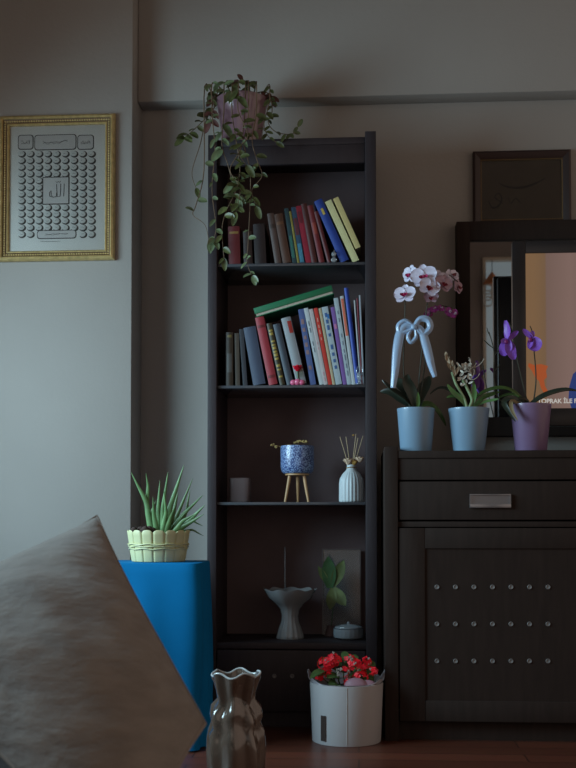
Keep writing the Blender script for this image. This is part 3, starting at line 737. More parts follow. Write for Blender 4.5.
# little sun-catcher by the far window, seen in the mirror
v = at(489.5, 281, VY-.06); ox, oz = v.x+.02, v.z
T = Thing('sun_catcher', 'orange and white lattice ornament hanging in the reflected window', 'ornament', (ox, YF+.05, oz))
bm = bm_new(); lathe(bm, [(.07,-.02),(.065,-.015),(.012,.06),(.004,.07)], n=4, cap_t=True); T.part('cone', bm, mat('orange_shade', (.45,.16,.05,1), .6), local=True)
bm = bm_new(); tube(bm, [(0,0,.07),(0,0,wz1-oz-.03),(0,-.07,wz1-oz-.012)], .003, n=6); T.part('cord', bm, M_soil, local=True)
for k in range(5):
    bm = bm_new(); r = .035; cc = ((k%2)*.06-.03, 0, -.06-.045*(k//2)); tube(bm, [(cc[0]+r*math.cos(t_), 0, cc[2]+r*math.sin(t_)) for t_ in (2*math.pi*i/16 for i in range(17))], .006, n=6); T.part('ring', bm, mat('white_lattice', (.5,.5,.48,1), .6), local=True)

# ------------------------------------------------------------------ espresso cabinet
YC = 3.13; YCB = 3.575
zc = Z(450.5, YC, 450); zs = Z(446.5, YC, 391)
cx0, cx1 = X(384.5, YC, 500), X(398, YC, 500); CW = .98
T = Thing('sideboard', 'dark espresso sideboard with a drawer and studded door panel', 'cabinet', (cx0+CW/2, YC, 0)); cab = T
M_c = M_cab
T.part('side_panel', bx((cx0, YC, 0), (cx1, YCB, zs), .002), M_c); T.part('side_panel', bx((cx0+CW-(cx1-cx0), YC, 0), (cx0+CW, YCB, zs), .002), M_c)
xa, xb = cx1, cx0+CW-(cx1-cx0)
T.part('top_board', bx((xa, YC+.002, zc-.022), (xb, YCB, zc), .002), M_c)
T.part('back_board', bx((xa, YCB-.01, .02), (xb, YCB, zc-.023)), M_c)
Yg = YC+.02
def zz(py): return Z(py, Yg, 480)
T.part('upper_rail', bx((xa, YC+.006, zz(480)), (xb, YC+.02, zc-.0225), .002), M_c)
dw = T.part('drawer', bx((xa+.003, YC+.004, zz(520)), (xb-.003, YC+.022, zz(481.5)), .003), M_c)
T.part('middle_rail', bx((xa, YC+.008, zz(527)), (xb, YC+.022, zz(521.5)), .001), M_c)
z1, z0 = zz(528), zz(721)
bm = bm_new(); sw = .075
box(bm, (xa+.003, YC+.003, z0), (xa+.003+sw, YC+.022, z1), .002); box(bm, (xb-.003-sw, YC+.003, z0), (xb-.003, YC+.022, z1), .002)
box(bm, (xa+.003+sw, YC+.003, z0), (xb-.003-sw, YC+.022, z0+sw*.8), .002); box(bm, (xa+.003+sw, YC+.003, z1-sw*.8), (xb-.003-sw, YC+.022, z1), .002)
door = T.part('door', bm, M_c)
T.part('door_panel', bx((xa+.003+sw, YC+.0075, z0+sw*.8), (xb-.003-sw, YC+.016, z1-sw*.8)), M_c, parent=door)
T.part('plinth', bx((xa, YC+.03, 0), (xb, YC+.045, z0-.003)), M_c)
for py in (587, 624, 661): studs(T, door, 437, 18.5, 7, py, YC+.0072)
# recessed silver handle on the drawer
a = at(469.5, 494, YC); b = at(511, 508, YC)
M_al = mat('brushed_aluminium', (.30,.31,.34,1), .3, metal=.9)
bm = bm_new(); tz = .0028
box(bm, (a.x, YC-.004, b.z), (b.x, YC+.004, b.z+.012), .001); box(bm, (a.x, YC-.0035, a.z-.004), (b.x, YC+.004, a.z), .001)
box(bm, (a.x, YC-.0035, b.z+.012), (a.x+.005, YC+.004, a.z-.004)); box(bm, (b.x-.005, YC-.0035, b.z+.012), (b.x, YC+.004, a.z-.004))
box(bm, (a.x+.005, YC+.0015, b.z+.012), (b.x-.005, YC+.0038, a.z-.004))
T.part('handle', bm, M_al, parent=dw, label='silver recessed pull handle')

# ------------------------------------------------------------------ television
YT = 3.33
a = at(512.5, 241.5, YT); s0 = at(525.3, 253.5, YT+.006); s1 = at(530, 408.5, YT+.006)
SH = s0.z-s1.z; SW = SH*16/9; tx0 = a.x; bz = s0.x-a.x; tx1 = s0.x+SW+bz; tz1 = a.z; tz0 = s1.z-.055
T = Thing('television', 'switched-on flat television with a black bezel on the sideboard', 'television', ((tx0+tx1)/2, YT+.02, zc+.0006))
bm = bm_new()
box(bm, (tx0, YT, tz0), (s0.x, YT+.03, tz1), .002); box(bm, (s0.x+SW, YT, tz0), (tx1, YT+.03, tz1), .002)
box(bm, (s0.x, YT, s0.z), (s0.x+SW, YT+.03, tz1), .002); box(bm, (s0.x, YT, tz0), (s0.x+SW, YT+.03, s1.z), .002)
T.part('bezel', bm, mat('black_plastic', (.018,.015,.016,1), .35))
T.part('rear_housing', bx((tx0+.01, YT+.0305, tz0+.01), (tx1-.01, YT+.06, tz1-.01), .006), mat('black_plastic'  , (.018,.015,.016,1)))
xm = (tx0+tx1)/2
bm = bm_new(); box(bm, (xm-.14, YT-.05, zc+.0006), (xm+.14, YT+.1, zc+.010), .004); box(bm, (xm-.05, YT+.034, zc+.0102), (xm+.05, YT+.054, tz0+.02), .003)
T.part('stand', bm, mat('black_plastic', (.018,.015,.016,1)))
def screen_mat():
    m = bpy.data.materials.new('screen_picture'); m.use_nodes = True; nt = m.node_tree; N = nt.nodes; L = nt.links
    b = N['Principled BSDF']; b.inputs['Base Color'].default_value = (.01,.01,.01,1); b.inputs['Roughness'].default_value = .35
    tc = N.new('ShaderNodeTexCoord'); sp = N.new('ShaderNodeSeparateXYZ'); L.new(tc.outputs['Object'], sp.inputs[0])
    mr = N.new('ShaderNodeMapRange'); L.new(sp.outputs[0], mr.inputs[0])
    mr.inputs[1].default_value = s0.x-xm; mr.inputs[2].default_value = s0.x-xm+SW
    cr = N.new('ShaderNodeValToRGB'); e = cr.color_ramp.elements; L.new(mr.outputs[0], cr.inputs[0])
    e[0].position = 0; e[0].color = hexc('87684a')
    e[1].position = 1; e[1].color = hexc('7d655e')
    for p_, c_ in ((.03, '866748'), (.07, '7e6248'), (.074, '7d655c'), (.16, '8a7068'), (.24, '7c635c')):
        q = e.new(p_); q.color = hexc(c_)
    L.new(cr.outputs[0], b.inputs['Emission Color']); b.inputs['Emission Strength'].default_value = .72
    return m
sc_o = T.part('screen', bx((s0.x+.0002, YT+.006, s1.z+.0002), (s0.x+SW-.0002, YT+.012, s0.z-.0002)), screen_mat())
def glow(n, c, s=.9):
    m = mat(n, c, .5, emis=s); m.node_tree.nodes['Principled BSDF'].inputs['Base Color'].default_value = (.01,.01,.01,1); return m
def flat_shape(pts, y, th=.0004):
    bm = bm_new(); f = []; g = []
    for p_ in pts:
        v = at(p_[0], p_[1], y); f.append(bm.verts.new((v.x, y, v.z))); g.append(bm.verts.new((v.x, y+th, v.z)))
    n = len(f)
    for k in range(n): bm.faces.new((f[k], f[(k+1)%n], g[(k+1)%n], g[k]))
    bm.faces.new(f); bm.faces.new(g[::-1]); return bm
T.part('picture_flower', flat_shape([(529,363),(534,365),(541,364),(548,366),(546,371),(547,377),(544,380),(545,386),(548,391),(545,395),(541,388),(539,381),(535,377),(532,371),(528,366)], YT+.0050), glow('screen_orange', '9e4a22'), parent=sc_o, smooth=False)
T.part('picture_figure', flat_shape([(571.5,408.2),(568.5,398),(569.5,386),(573,374),(580,368),(600,366),(612,380),(612,408.2)], YT+.0050), glow('screen_blue', '20346e'), parent=sc_o, smooth=False)
txt = bpy.data.curves.new('subtitle', 'FONT'); txt.body = 'TOPRAK İLE F'; txt.size = .037; txt.extrude = .0002; txt.align_x = 'LEFT'; txt.offset = .0009
to = bpy.data.objects.new('subtitle_tmp', txt); COL.objects.link(to)
bpy.context.view_layer.update()
me = bpy.data.meshes.new_from_object(to.evaluated_get(bpy.context.evaluated_depsgraph_get()))
bpy.data.objects.remove(to)
bm = bm_new(); bm.from_mesh(me); bpy.data.meshes.remove(me)
bmesh.ops.rotate(bm, verts=bm.verts, cent=(0,0,0), matrix=Matrix.Rotation(math.pi/2, 3, 'X'))
xs = [v.co.x for v in bm.verts]; tw = max(xs)-min(xs)
L0 = at(537.5, 403.2, YT+.0045); L1 = at(577, 403.2, YT+.0045)
s = (L1.x-L0.x)/tw
bmesh.ops.scale(bm, verts=bm.verts, vec=(s, 1, s*1.0)); xs = [v.co.x for v in bm.verts]
bmesh.ops.translate(bm, verts=bm.verts, vec=(L0.x-min(xs), YT+.0045, L0.z))
T.part('subtitle', bm, glow('screen_white', 'b4b0aa', 1.0), parent=sc_o, smooth=False)

# ------------------------------------------------------------------ orchids on the sideboard
YO = 3.20
def orchid_pot(T, pxc, wtop, wbot, ytop, mm, Y=YO):
    s = Y/F; h = Z(ytop, Y, pxc)-zc; rt = wtop/2*s; rb = wbot/2*s
    bm = bm_new(); lathe(bm, [(rb*.97,0),(rb,.002),(rt*.985,h*.93),(rt,h*.955),(rt*1.0,h),(rt*.94,h),(rt*.93,h*.95),(rb*.9,.02),(.001,.018)], n=48)
    T.part('pot', bm, mm, local=True)
    bm = bm_new(); lathe(bm, [(rt*.91,h*.90),(rt*.5,h*.93),(.001,h*.92)], n=24, cap_b=False); T.part('bark', bm, M_soil, local=True)
    return h, rt
M_pale = mat('pale_blue_ceramic', '7f9cb4', .35, coat=.2)
M_lil = mat('lilac_ceramic', '80688a', .35, coat=.2)
M_oleaf = mat('orchid_leaf', (.022,.03,.02,1), .35, var=.3, vscale=20)
M_oleaf2 = mat('orchid_leaf_bright', (.06,.12,.03,1), .35, var=.3, vscale=20)
M_ostem = mat('orchid_stem', (.035,.035,.02,1), .5)
M_petal = mat('orchid_petal_white', 'd6cfe2', .5, var=.12, vscale=60)
M_petal2 = mat('orchid_petal_blush', 'a88a9a', .5, var=.2, vscale=80)
M_lip = mat('orchid_lip', 'a01850', .45); M_lip2 = mat('orchid_lip_red', '7d2030', .45)
M_pur = mat('orchid_petal_purple', '8d57c4', .45, var=.15, vscale=50)
M_mag = mat('orchid_magenta', '83246f', .5)
def petal(bm, c, d, n, L, W, cup=.15):
    """broad rounded petal from c in direction d, facing n"""
    c, d, n = Vector(c), Vector(d).normalized(), Vector(n).normalized(); s = d.cross(n).normalized()
    top = []; bot = []; NQ, NS = 8, 6
    for i in range(NQ+1):
        q = i/NQ; hw = W/2*max(.04, (math.sin(math.pi*min(1, q*.88+.07)))**.6)
        rt, rb = [], []
        for j in range(NS+1):
            a = (j/NS-.5)*2
            p = c + d*L*q + s*hw*a + n*(cup*L*(q*q*.6 - .3*q) + cup*W*.4*a*a + .02*L*math.sin(7*a+9*q))
            rt.append(bm.verts.new(p+n*.0004)); rb.append(bm.verts.new(p-n*.0004))
        top.append(rt); bot.append(rb)
    for i in range(NQ):
        for j in range(NS):
            bm.faces.new((top[i][j], top[i][j+1], top[i+1][j+1], top[i+1][j])); bm.faces.new((bot[i][j], bot[i+1][j], bot[i+1][j+1], bot[i][j+1]))
        bm.faces.new((top[i][0], top[i+1][0], bot[i+1][0], bot[i][0])); bm.faces.new((top[i][NS], bot[i][NS], bot[i+1][NS], top[i+1][NS]))
    bm.faces.new(top[0][::-1]+bot[0]); bm.faces.new(top[-1]+bot[-1][::-1])
def orchid(T, px, py, Y, rpx, mp, ml, face=(-.3,-1,.1), roll=0, parent=None, lower=1):
    c = at(px, py, Y)-T.loc; R_ = rpx*Y/F; n = Vector(face).normalized()
    up = (Vector((0,0,1)) - n*n.z).normalized(); sd = up.cross(n).normalized()
    rot = lambda deg: (up*math.cos(math.radians(deg+roll)) + sd*math.sin(math.radians(deg+roll)))
    bm = bm_new()
    for a in (0, 128, 232): petal(bm, c, rot(a), n, R_*(.95 if a == 0 else .9*lower), R_*.75)
    for a in (72, 288): petal(bm, c+n*.002, rot(a), n, R_*1.0, R_*1.15)
    f = T.part('flower', bm, mp, local=True, angle=80)
    bm = bm_new(); cc = c+n*.004
    for a in (110, 180, 250): petal(bm, cc, rot(a)+n*.7, n, R_*.42, R_*.32, .4)
    sphere(bm, cc+n*.003, R_*.13, u=8, v=6)
    T.part('lip', bm, ml, parent=f, local=True)
    return f
def strap_leaf(T, path, Y0, Y1, w, mm, fold=.25, up=(0,-.6,1)):
    n = len(path)
    P = [at(px, py, Y0+(Y1-Y0)*i/(n-1))-T.loc for i, (px, py) in enumerate(path)]
    bm = bm_new(); blade(bm, spline(P, 4), w, up=up, fold=fold, thick=.002, basew=.5); T.part('leaf', bm, mm, local=True)

# first orchid, white flowers and a silver-blue ribbon
pc = at(416, 450, YO)
T = Thing('potted_orchid', 'white orchid with a satin bow in a pale blue pot, leftmost of three', 'plant', (pc.x, YO, zc+.0006), group='potted flowers on the sideboard')
h, rt = orchid_pot(T, 416, 37.5, 31, 409, M_pale)
strap_leaf(T, [(414,408),(404,398),(392,390),(382,380)], YO, YO-.02, .030, M_oleaf)
strap_leaf(T, [(414,408),(402,400),(390,392),(380,392)], YO, YO+.05, .026, M_oleaf, up=(0,-1,.4))
strap_leaf(T, [(415,408),(408,392),(400,384),(392,378)], YO, YO+.02, .036, M_oleaf, up=(0,-1,.3))
strap_leaf(T, [(417,408),(421,394),(426,384),(430,376)], YO, YO+.03, .034, M_oleaf, up=(0,-1,.3))
strap_leaf(T, [(416,408),(412,393),(407,382),(408,374)], YO, YO-.02, .034, M_oleaf, up=(0,-1,.2))
strap_leaf(T, [(417,408),(428,404),(438,412),(446,426)], YO, YO+.03, .026, M_oleaf2, up=(.3,-.8,1))
strap_leaf(T, [(417,409),(418,404),(418,398),(418,392)], YO-.01, YO-.02, .012, M_oleaf2, up=(0,-1,0))
Ys = YO-.01
for path, Ya, Yb_ in (([(417,408),(420,370),(424,330),(428,300),(432,280),(446,274),(458,282)], YO, YO-.02), ([(410,408),(404,375),(404,340),(405,312),(405,300)], YO, YO-.03), ([(418,408),(424,372),(426,335),(431,312),(440,306),(452,308)], YO, YO+.03)):
    n = len(path); P = [at(px, py, Ya+(Yb_-Ya)*i/(n-1))-T.loc for i, (px, py) in enumerate(path)]
    C = spline(P, 6); bm = bm_new(); tube(bm, C, [.0024*(1-.4*i/len(C)) for i in range(len(C))], n=8); T.part('stem', bm, M_ostem, local=True)
for px, py, r, mp, ml, face, roll, dy in (
    (405, 295, 11.5, M_petal, M_lip, (-.35,-1,.25), 0, -.03), (411, 275, 10.5, M_petal, M_lip, (-.9,-.8,.1), 10, .0), (424, 277, 13.5, M_petal, M_lip, (-.2,-1,.1), -8, -.03),
    (429, 287, 11, M_petal, M_lip2, (.15,-1,-.2), 20, -.045), (438, 280, 10.5, M_petal, M_lip2, (.2,-1,0), 0, -.02), (443, 284, 10, M_petal2, M_lip2, (.4,-.9,0), 15, -.035),
    (452, 276, 8.5, M_petal, M_lip2, (.5,-.8,.5), -20, 0), (457, 287, 8.5, M_petal2, M_lip2, (.9,-.6,0), 10, .01), (431, 297, 7.5, M_petal2, M_lip2, (0,-1,-.4), 0, -.02)):
    orchid(T, px, py, YO-.01+dy, r, mp, ml, face, roll)
for px, py, r in ((428,313,5.5),(434,309,4.5),(449,312,5),(454,314,5),(441,308,4)):
    orchid(T, px, py, YO+.02, r, M_mag, M_petal2, (.2,-1,.1), px*7)
# satin bow
M_rib = mat('satin_ribbon', '9fb8d6', .28, bump=.25, bscale=30, coat=.2)
def ribbon(path, w, Y=YO-.03, dys=None):
    P = [at(px, py, Y+(dys[i] if dys else 0))-T.loc for i, (px, py) in enumerate(path)]
    C = spline(P, 6); n = len(C); bm = bm_new(); rows = []
    for i, p_ in enumerate(C):
        t_ = (C[min(i+1,n-1)]-C[max(i-1,0)]).normalized(); s_ = t_.cross(Vector((0,-1,0))).normalized(); q = i/(n-1)
        ww = w*(.35+.65*math.sin(math.pi*min(1, q*.8+.12))) if w > 0 else -w*(.4+.6*q)
        rows.append([bm.verts.new(p_ + s_*ww*a + Vector((0,-1,0))*(.006*(1-a*a*4)*.45)) for a in (-.5,-.25,0,.25,.5)] + [bm.verts.new(p_ + s_*ww*a + Vector((0,-1,0))*(.006*(1-a*a*4)-.001)) for a in (.5,.25,0,-.25,-.5)])
    for a, b in zip(rows, rows[1:]):
        for k in range(10): bm.faces.new((a[k], a[(k+1)%10], b[(k+1)%10], b[k]))
    bm.faces.new(rows[0][::-1]); bm.faces.new(rows[-1]); return bm
bow = T.part('bow', (lambda b: (sphere(b, at(414,327,YO-.036)-T.loc, .009, (1.0,.7,.9)), b)[1])(bm_new()), M_rib, local=True)
for path, w_ in (([(414,326),(405,326),(400,334),(397,350),(395,372),(393,388)], .028), ([(416,326),(422,332),(427,348),(431,364),(435,377)], .026),
                 ([(414,327),(406,321),(399,325),(400,332),(408,331),(414,328)], .016), ([(414,327),(420,319),(428,320),(430,328),(423,334),(415,328)], .020), ([(412,328),(408,336),(411,342),(416,337),(415,329)], .013)):
    T.part('ribbon_loop', ribbon(path, w_), M_rib, parent=bow, local=True, angle=28)

# second plant: faded hyacinth-like blooms
pc = at(469, 450, YO)
T = Thing('potted_hyacinth', 'wilting cream-flowered plant in a pale blue pot, middle of three', 'plant', (pc.x, YO, zc+.0006), group='potted flowers on the sideboard')
h, rt = orchid_pot(T, 469, 40.5, 31, 409, M_pale)
M_hg = mat('hyacinth_green', (.09,.2,.06,1), .4, var=.3, vscale=30); M_hp = mat('hyacinth_pale', (.25,.33,.17,1), .45, var=.2, vscale=30)
strap_leaf(T, [(468,408),(462,400),(453,392),(447,384)], YO-.01, YO-.03, .016, M_hg, up=(0,-1,.2))
strap_leaf(T, [(470,408),(474,398),(474,388),(473,380)], YO-.01, YO-.03, .014, M_hg, up=(0,-1,.2))
strap_leaf(T, [(469,408),(460,398),(452,396),(446,398)], YO, YO-.02, .012, M_hg, up=(0,-1,.2))
strap_leaf(T, [(468,408),(452,392),(440,388),(430,394)], YO+.02, YO+.05, .018, M_oleaf, up=(0,-.5,1))
strap_leaf(T, [(472,408),(482,398),(492,394),(500,392)], YO, YO+.02, .014, M_hg, up=(0,-1,.2))
strap_leaf(T, [(472,408),(484,402),(493,400),(499,399)], YO, YO-.02, .009, M_hg, up=(0,-1,.2))
for path, r in (([(469,408),(472,400),(468,390),(463,380)], .0045), ([(467,408),(464,398),(456,384),(452,372)], .004)):
    P = [at(a, b, YO-.015)-T.loc for a, b in path]; bm = bm_new(); tube(bm, spline(P, 5), r, n=8); T.part('stem', bm, M_hp, local=True)
M_hc = mat('faded_cream_floret', (.50,.45,.38,1), .7, var=.25, vscale=80); M_hb = mat('faded_tan_floret', (.40,.30,.20,1), .7, var=.3, vscale=60)
rr = random.Random(9)
bm = bm_new()
for k in range(16):
    q = k/15; c = at(446+9*q+rr.uniform(-1.5,1.5), 357+19*q, YO-.02+rr.uniform(-.012,.004))-T.loc
    petal(bm, c, (rr.uniform(-.8,.8)*q, rr.uniform(-.5,.2), .9), (rr.uniform(-.5,.5),-1,0), .016+.012*q, .008, .3)
T.part('bloom', bm, M_hb, local=True)
bm = bm_new()
for k in range(34):
    c = at(464+rr.uniform(-5,5), 374+rr.uniform(-11,10), YO-.025+rr.uniform(-.012,.012))-T.loc
    petal(bm, c, (rr.uniform(-1,1), rr.uniform(-.6,.1), rr.uniform(-.8,1)), (rr.uniform(-.5,.5),-1,rr.uniform(-.5,.5)), .015, .0065, .5)
for k in range(12):
    c0 = at(468+rr.uniform(-2,3), 372+rr.uniform(-8,8), YO-.025)-T.loc; a0 = rr.uniform(-.6,1.0); Lc = rr.uniform(.02,.045)
    P = [c0+Vector((math.cos(a0+.9*q)*Lc*q, -.004*q, math.sin(a0+1.3*q)*Lc*q*.8)) for q in (0,.3,.6,.85,1)]
    tube(bm, spline(P, 4), .0011, n=5)
T.part('bloom', bm, M_hc, local=True)

# third orchid: lilac pot, purple flowers
pc = at(531, 450, YO)
T = Thing('potted_orchid', 'purple orchid in a lilac pot in front of the television, rightmost plant', 'plant', (pc.x, YO, zc+.0006), group='potted flowers on the sideboard')
h, rt = orchid_pot(T, 531, 40, 31, 405, M_lil)
strap_leaf(T, [(530,405),(540,398),(552,393),(566,390),(578,391)], YO-.01, YO-.03, .026, M_oleaf, up=(0,-.7,1))
strap_leaf(T, [(529,405),(526,400),(519,399),(515,401)], YO, YO-.02, .02, M_oleaf, up=(0,-.7,1))
strap_leaf(T, [(527,405),(514,392),(500,388),(484,392),(474,400)], YO, YO-.01, .02, M_oleaf2, up=(0,-.6,1))
strap_leaf(T, [(527,406),(513,398),(504,402),(509,412),(516,422)], YO-.01, YO-.07, .016, M_oleaf, up=(-.3,-1,.3))
strap_leaf(T, [(522,406),(512,401),(512,410),(518,421)], YO-.02, YO-.075, .012, mat('leaf_yellowing', (.22,.16,.08,1), .5), up=(-.3,-1,.3))
strap_leaf(T, [(528,405),(516,395),(503,396),(494,402)], YO, YO+.02, .014, M_oleaf2, up=(0,-.6,1))
for path in ([(528,405),(522,380),(515,350),(512,330),(508,322)], [(533,405),(536,380),(534,350),(532,332),(530,326)], [(520,405),(500,400),(494,380),(494,352),(489,332)]):
    P = [at(a, b, YO+.01)-T.loc for a, b in path]; C = spline(P, 6); bm = bm_new(); tube(bm, C, [.0022*(1-.4*i/len(C)) for i in range(len(C))], n=8); T.part('stem', bm, M_ostem, local=True)
bm = bm_new()
for a, b, c in (((493,348),(488,344),(484,340)), ((494,356),(499,350),(501,346)), ((494,372),(499,366),(500,364)), ((490,336),(488,332),(487,328))):
    P = [at(q[0], q[1], YO+.01)-T.loc for q in (a, b, c)]; tube(bm, P, [.001,.002,.0012], n=6)
T.part('bud', bm, M_ostem, local=True)
# side-on purple blooms with drooping petals
for c0, pts, in (((508,340), [((0,0,1),(-.9,-.6,0),.058,.028),((-.25,0,-1),(-.4,-1,.1),.050,.040),((.75,-.2,.75),(.6,-.8,0),.036,.018),((.15,-.3,-1),(.2,-1,0),.066,.034),((-.9,-.2,-.3),(-.4,-1,0),.022,.018)]),
                 ((532,338), [((-.8,0,.8),(-.4,-1,0),.036,.016),((.35,-.2,-1),(-.2,-1,.1),.044,.044),((0,.1,1),(.3,-1,0),.022,.016),((-.2,-.2,-1),(-.6,-.8,0),.034,.016)])):
    c = at(c0[0], c0[1], YO-.01)-T.loc; bm = bm_new()
    for d_, n_, L_, W_2 in pts: petal(bm, c, d_, n_, L_, W_2, .3)
    f = T.part('flower', bm, M_pur, local=True, angle=80)
    bm = bm_new(); sphere(bm, c+Vector((-.006,-.006,-.006)), .006, (1,.8,1.2)); T.part('lip', bm, M_mag, parent=f, local=True)

# ------------------------------------------------------------------ blue draped stool and aloe
YK = 2.93
ka = at(127, 563, YK); kb = at(198.5, 563, YK); kz = Z(563.2, YK, 170)
kx1 = kb.x; kx0 = kx1-.42; kd = .255
T = Thing('draped_table', 'small square table under a bright blue cloth hanging to the floor', 'table', ((kx0+kx1)/2, YK+kd/2, 0))
hx, hy = (kx1-kx0)/2, kd/2
bm = bm_new()
box(bm, (-hx+.012,-hy+.012,kz-.03),(hx-.012,hy-.012,kz-.004),.003)
T.part('tabletop', bm, M_dark, local=True)
for sx in (-1,1):
    for sy in (-1,1): T.part('leg', bx((sx*(hx-.035)-.018, sy*(hy-.035)-.018, 0), (sx*(hx-.035)+.018, sy*(hy-.035)+.018, kz-.031)), M_dark, local=True)
bm = bm_new(); n = 160; rings = []
levels = [kz, kz-.001, kz-.006, kz-.03, kz-.1, kz-.2, kz-.3, kz-.4, .12, .004]
for li, z in enumerate(levels):
    q = max(0, (kz-z)/kz); grow = [-.006, -.002, .0, .002][li] if li < 4 else .004+.012*q
    p = 14 - 10.8*min(1, q*1.5); ring = []
    for k in range(n):
        a = 2*math.pi*k/n; c_, s_ = math.cos(a), math.sin(a); e_ = (abs(c_)**p+abs(s_)**p)**(-1/p)
        wv = .010*q*math.sin(a*14+1.3*math.sin(a*3))
        ring.append(bm.verts.new(((hx+grow+wv)*e_*c_, (hy+grow+wv)*e_*s_, z)))
    rings.append(ring)
for a, b in zip(rings, rings[1:]):
    for k in range(n): bm.faces.new((a[k], a[(k+1)%n], b[(k+1)%n], b[k]))
bm.faces.new(rings[0])
M_blue = mat('blue_cloth', '006ea6', .85, bump=.15, bscale=300, spec=.15, var=.06, vscale=5)
o = link('tablecloth', bm, M_blue, origin=None); o.location = T.loc; o['label'] = 'bright blue cloth draped over the small table beside the bookcase'; o['category'] = 'tablecloth'

YA = YK+.128; s = YA/F; zA = kz+.0015
pa = at(158.5, 558, YA)
T = Thing('potted_aloe', 'spiky green aloe in a cream scalloped picket pot on the blue cloth', 'plant', (pa.x, YA, zA))
hA = Z(531, YA, 158)-zA; rt = 31.5*s; rb = 27*s
NP = 16
def scal(i, a, r, z):
    ph = (a*NP/(2*math.pi)) % 1; d = abs(ph-.5)*2
    rr_ = r*(1-.045*max(0, (d-.80)/.2))
    zz_ = z
    if i in (5, 6, 7, 8): zz_ = z - .008*d**3
    return rr_, zz_
bm = bm_new(); lathe(bm, [(rb*.98,0),(rb,.003),(rb+(rt-rb)*.3,hA*.3),(rb+(rt-rb)*.6,hA*.6),(rb+(rt-rb)*.85,hA*.85),(rt,hA),(rt*.985,hA+.003),(rt*.95,hA+.002),(rt*.94,hA*.96),(rt*.9,hA*.8),(rb*.85,.015),(.001,.012)], n=192, wave=scal)
M_cr = mat('cream_picket_pot', 'c4c496', .5, var=.05)
pot = T.part('pot', bm, M_cr, local=True)
bm = bm_new()
for zq in (.42, .50, .57):
    rq = rb+(rt-rb)*zq+.0022
    tube(bm, [(rq*math.cos(a), rq*math.sin(a), hA*zq+.0015*math.sin(a*9+zq*30)) for a in (2*math.pi*k/64 for k in range(65))], .0017, n=6)
T.part('wire_band', bm, M_cr, parent=pot, local=True)
bm = bm_new(); lathe(bm, [(rt*.91,hA*.86),(rt*.6,hA*.93),(.001,hA*.95)], n=30, cap_b=False)
rs = random.Random(4)
for k in range(26): a = rs.uniform(2.2, 4.6); q = rs.uniform(.3,.82)*rt; sphere(bm, (q*math.cos(a), q*math.sin(a), hA*.94+rs.uniform(0,.012)), rs.uniform(.005,.011), u=8, v=6)
T.part('soil', bm, mat('potting_soil', (.05,.028,.022,1), .95, bump=.8, bscale=150), local=True)
M_al1 = mat('aloe_green', (.13,.25,.10,1), .45, var=.3, vscale=30); M_al2 = mat('aloe_green_deep', (.08,.15,.05,1), .45, var=.3, vscale=30)
aloe = [ # base px, mid px, tip px, thickness px, dY, material
 ((152,534),(146,502),(131,472),3.6,-.02,0),((147,500),(148,486),(146,473),2.2,-.02,0),((157,534),(154,515),(153,497),3.0,-.03,0),((159,534),(158,510),(160,480),3.0,-.01,0),((163,534),(163,508),(168,472),3.2,-.03,0),
 ((166,534),(170,508),(184,465),4.2,-.02,0),((162,534),(166,512),(164,490),2.6,-.04,0),((168,534),(174,510),(178,492),3.2,0,1),((170,534),(176,518),(193,478),3.2,.02,1),((169,534),(183,515),(203,495),3.2,0,0),
 ((170,535),(186,524),(205,505),4.4,-.02,0),((170,535),(188,524),(204,514),3.0,-.03,1),((176,532),(186,512),(190,490),2.6,.03,1),((172,535),(178,522),(186,512),3.0,-.03,1),((171,535),(190,520),(203,526),2.0,.0,1),((172,534),(192,530),(204,536),1.6,.02,1),
 ((155,534),(151,514),(156,500),2.4,.02,1),((166,534),(170,520),(176,504),3.0,-.04,1),((173,533),(183,521),(195,514),2.6,-.05,1)]
for b_, m_, t_, wd_, dy, mi in aloe:
    P = [at(b_[0], b_[1]+4, YA+dy*.6)-T.loc, at(m_[0], m_[1], YA+dy)-T.loc, at(t_[0], t_[1], YA+dy*1.6)-T.loc]
    if b_[1] > 520: P[0].z = hA*.93
    C = spline([P[0], P[0].lerp(P[1], .55), P[1], P[1].lerp(P[2], .5)+Vector((0,0,0)), P[2]], 5); n = len(C)
    R_ = [wd_*s*(.95*(1-(i/(n-1))**1.6)+.04) for i in range(n)]
    bm = bm_new(); tube(bm, C, R_, n=8, flat=.5); T.part('leaf', bm, (M_al1, M_al2)[mi], local=True)

# ------------------------------------------------------------------ ruffled vase on the floor
YV = 2.62; s = YV/F; pv = at(236, 700, YV)
T = Thing('ruffled_vase', 'glossy brown ruffled glass vase with a pinched waist, standing on the floor', 'vase', (pv.x, YV, .0006))
Hh = lambda y: Z(y, YV, 236)
zt = Hh(674)
prof = [(21*s,0),(24*s,.004),(26.5*s,.03),(27.5*s,Hh(756)),(27*s,Hh(742)),(26*s,Hh(733)),(22.5*s,Hh(726)),(24.5*s,Hh(718)),(22.5*s,Hh(709)),(17.2*s,Hh(702)),(18*s,Hh(695)),(20.5*s,Hh(686)),(22*s,Hh(679)),(23*s,zt),(21.5*s,zt-.001),(19.5*s,Hh(686)),(15*s,Hh(700)),(20*s,Hh(722)),(23*s,Hh(745)),(18*s,.02),(.001,.018)]
def ruf(i, a, r, z):
    w_ = math.cos(a*8 + .8*math.sin(a*2) + (.9 if i % 2 else 0)*(1 if 5 <= i <= 9 else 0))
    amp = .09 if i < 13 else .05
    tw = 1+amp*w_*(1 if 2 <= i <= 17 else 0)+.035*math.sin(2*a+1)*(1 if i > 4 else .3)
    dz = (.0055*math.sin(a*5+.5) if i in (13,14) else 0) + .012*math.sin(a*4+1)*(1 if 3 <= i <= 11 else 0)
    return r*tw, z+dz
bm = bm_new(); lathe(bm, prof, n=128, wave=ruf)
M_vase = mat('amber_brown_glass', '66554a', .16, coat=.8, spec=.9, trans=.3, var=.4, vscale=14, stretch=(1,1,.25))
